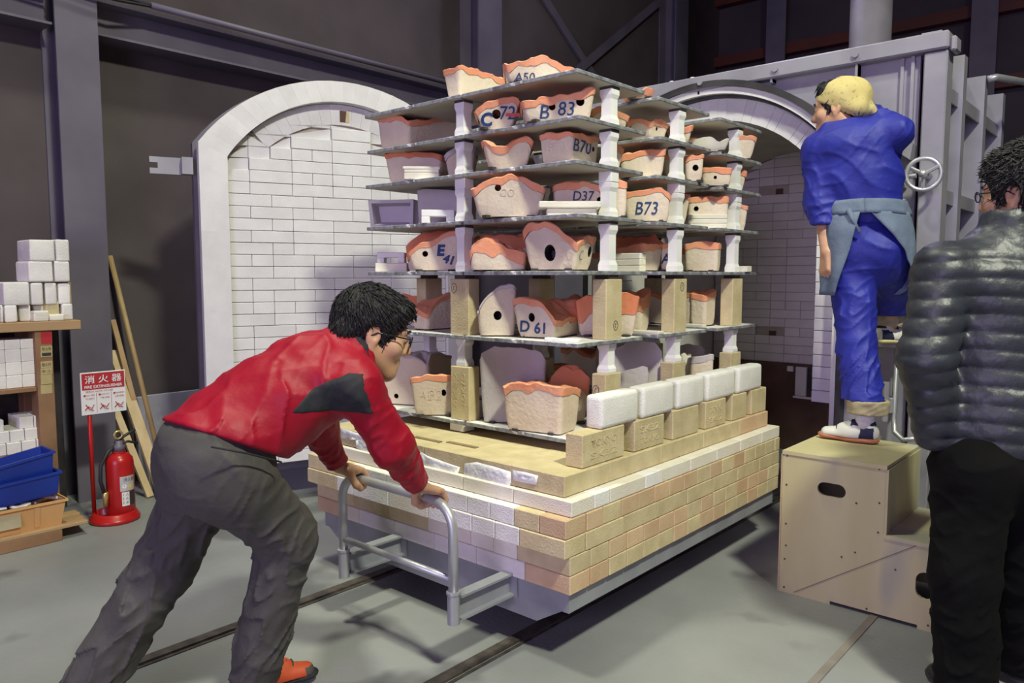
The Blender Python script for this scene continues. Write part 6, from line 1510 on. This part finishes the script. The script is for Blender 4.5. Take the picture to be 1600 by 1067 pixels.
# ------------------------------------------------------------------ onlooker in the quilted black jacket, right foreground
w3 = thing('person', 'person in a quilted black down jacket watching from the right foreground', 'person', (-.36, 2.70, 0))
pD = lambda x, y, D: onD(x, y, D)
vray = nz(np.array([-.155, .988, 0])); ang = math.radians(18); f3 = np.array([vray[0]*math.cos(ang)-vray[1]*math.sin(ang), vray[0]*math.sin(ang)+vray[1]*math.cos(ang), 0]); r3_ = np.array([f3[1], -f3[0], 0]); l3 = tuple(r3_)
DP = 2.36
pv3 = pD(1566, 735, DP+.02); wst3 = pD(1566, 640, DP+.02); cht3 = pD(1562, 450, DP+.02); nk3 = pD(1576, 362, DP)
sL3, eL3, wL3 = pD(1475, 425, DP), pD(1448, 560, DP-.04), pD(1460, 680, DP+.02)
sR3 = cht3*2-sL3; sR3[2] = sL3[2]; eR3 = sR3+np.array([.05, .02, -.27]); wR3 = eR3+np.array([-.02, .05, -.22])
hL3, kL3 = pD(1520, 740, DP), pD(1506, 900, DP-.03); aL3 = pD(1512, 1062, DP-.02)
hR3, kR3 = pD(1612, 740, DP+.04), pD(1604, 900, DP+.08); aR3 = pD(1590, 1040, DP+.16)
h3 = Head(pD(1595, 306, DP), (-.95, .22, -.04), (0, 0, 1), 1.06)
F = Field((-.80, 2.30, .02), (.12, 3.05, 1.78), .005)
F.cap(pv3, wst3, .10, .095, .04, lat=l3, fl=1.3).cap(wst3, cht3, .098, .11, .04, lat=l3, fl=1.35).cap(cht3, nk3, .09, .058, .04)
for a, b, c in ((hL3, kL3, aL3), (hR3, kR3, aR3)): F.cap(pv3, a, .085, None, .04).cap(a, b, .074, .052, .03).cap(b, c, .05, .036, .03).cap(c, c+f3*.09+np.array([0, 0, -.03]), .03, None, .02)
for a, b, c in ((sL3, eL3, wL3), (sR3, eR3, wR3)): F.cap(cht3, a, .06, .05, .03).cap(a, b, .043, .036, .02).cap(b, c, .036, .026, .02)
open_hand(F, wL3, nz(np.array([.1, .35, -.9])), r3_, 1, 1., .3); open_hand(F, wR3, nz(np.array([-.1, .35, -.9])), -r3_, -1, 1., .3)
h3.add(F, nk3); field_obj('body', F, M_skin, w3); h3.hair(w3, .040, -.085, 1.04, 4.1, volume=.112, back=.006, locks=1300, wild=.07, lift=.012); h3.eyes(w3); h3.glasses(w3)
# beard along jaw and lip
Bd = Field(*h3.box(.14), .004); Bd.cap(h3.w(.060, .0, -.050), h3.w(.026, .060, -.105), .0185*1.1, None, .01).cap(h3.w(-.060, .0, -.050), h3.w(-.026, .060, -.105), .0185*1.1, None, .01).cap(h3.w(-.026, .062, -.103), h3.w(.026, .062, -.103), .021*1.1, None, .01).cap(h3.w(-.02, .083, -.046), h3.w(.02, .083, -.046), .0085, None, .004)
Bd.disp(lambda x, y, z: .002*np.sin(220*x+180*z)+.002*np.sin(200*y-150*z)); field_obj('beard', Bd, M_hair, w3)
J = Field((-.84, 2.28, .66), (.16, 3.06, 1.56), .0055)
hem3 = pD(1562, 690, DP+.02)
J.cap(hem3, wst3, .150, .146, .04, lat=l3, fl=1.30).cap(wst3, cht3, .146, .145, .05, lat=l3, fl=1.33).cap(cht3, pD(1574, 385, DP), .128, .080, .06, lat=l3, fl=1.45)
for a, b, c in ((sL3, eL3, wL3), (sR3, eR3, wR3)): J.cap(cht3+(a-cht3)*.5, a, .105, .088, .05).cap(a, b, .084, .078, .03).cap(b, c+np.array([0, 0, .012]), .076, .062, .03)
J.cap(pD(1577, 382, DP), pD(1577, 352, DP), .080, .078, .02)
q_l = .054
def quilt(x, y, z):
    s_ = np.abs(np.sin(math.pi*(z+.018*np.sin(5*(x+y)))/q_l)); return -.0075*s_**.6+.004
J.disp(lambda x, y, z: np.where(z < 1.405, quilt(x, y, z), -.004+0*x+0*y))
J.disp(wrinkle(.0022, 34, 3., (1, 1, .5))); J.disp(wrinkle(.001, 70, 5.))
J.half(hem3+np.array([0, 0, -.035]), (0, 0, -1), .02)
J.cap(pD(1577, 372, DP), pD(1577, 330, DP), .064, .066, .006, '-')
field_obj('jacket', J, M_puff, w3)
# blue collar of the layer underneath
K = Field(nk3-.16, nk3+.18, .005); K.cap(pD(1577, 380, DP), pD(1578, 345, DP), .067, .064, .0); K.disp(wrinkle(.002, 50, 1.)); K.half(pD(1577, 342, DP), (0, 0, 1)); K.cap(pD(1577, 372, DP), pD(1578, 325, DP), .056, None, .0, '-')
field_obj('inner_collar', K, mat('deep_blue_knit', (.012, .014, .075), None, 5, .8), w3)
T = Field((-.82, 2.30, .02), (.10, 3.06, 1.0), .006)
T.cap(pv3, wst3, .13, .125, .04, lat=l3, fl=1.28)
for i, (a, b, c) in enumerate(((hL3, kL3, aL3), (hR3, kR3, aR3))):
    T.cap(pv3, a, .115, .112, .05).cap(a, b, .112, .092, .04, fold=(.003, .09, i)).cap(b, c+np.array([0, 0, -.04]), .092, .086, .03, fold=(.005, .075, i+2.)); T.ell(a-f3*.045+np.array([0, 0, .01]), (.10, .10, .11), None, .05)
T.disp(wrinkle(.004, 20, 2.)); T.disp(crease(.006, 20, 2., (.3, .3, 1.))); T.half((0, 0, .035), (0, 0, -1), .006)
field_obj('trousers', T, M_blkp, w3)
for c, dd in ((aL3, nz(f3+np.array([-.45, 0, 0]))), (aR3, f3)): shoe(w3, c*np.array([1, 1, 0])+np.array([0, 0, .001])-dd*.07, c*np.array([1, 1, 0])+np.array([0, 0, .001])+dd*.20, mu=M_rubber, ms=M_dark, laces=False)
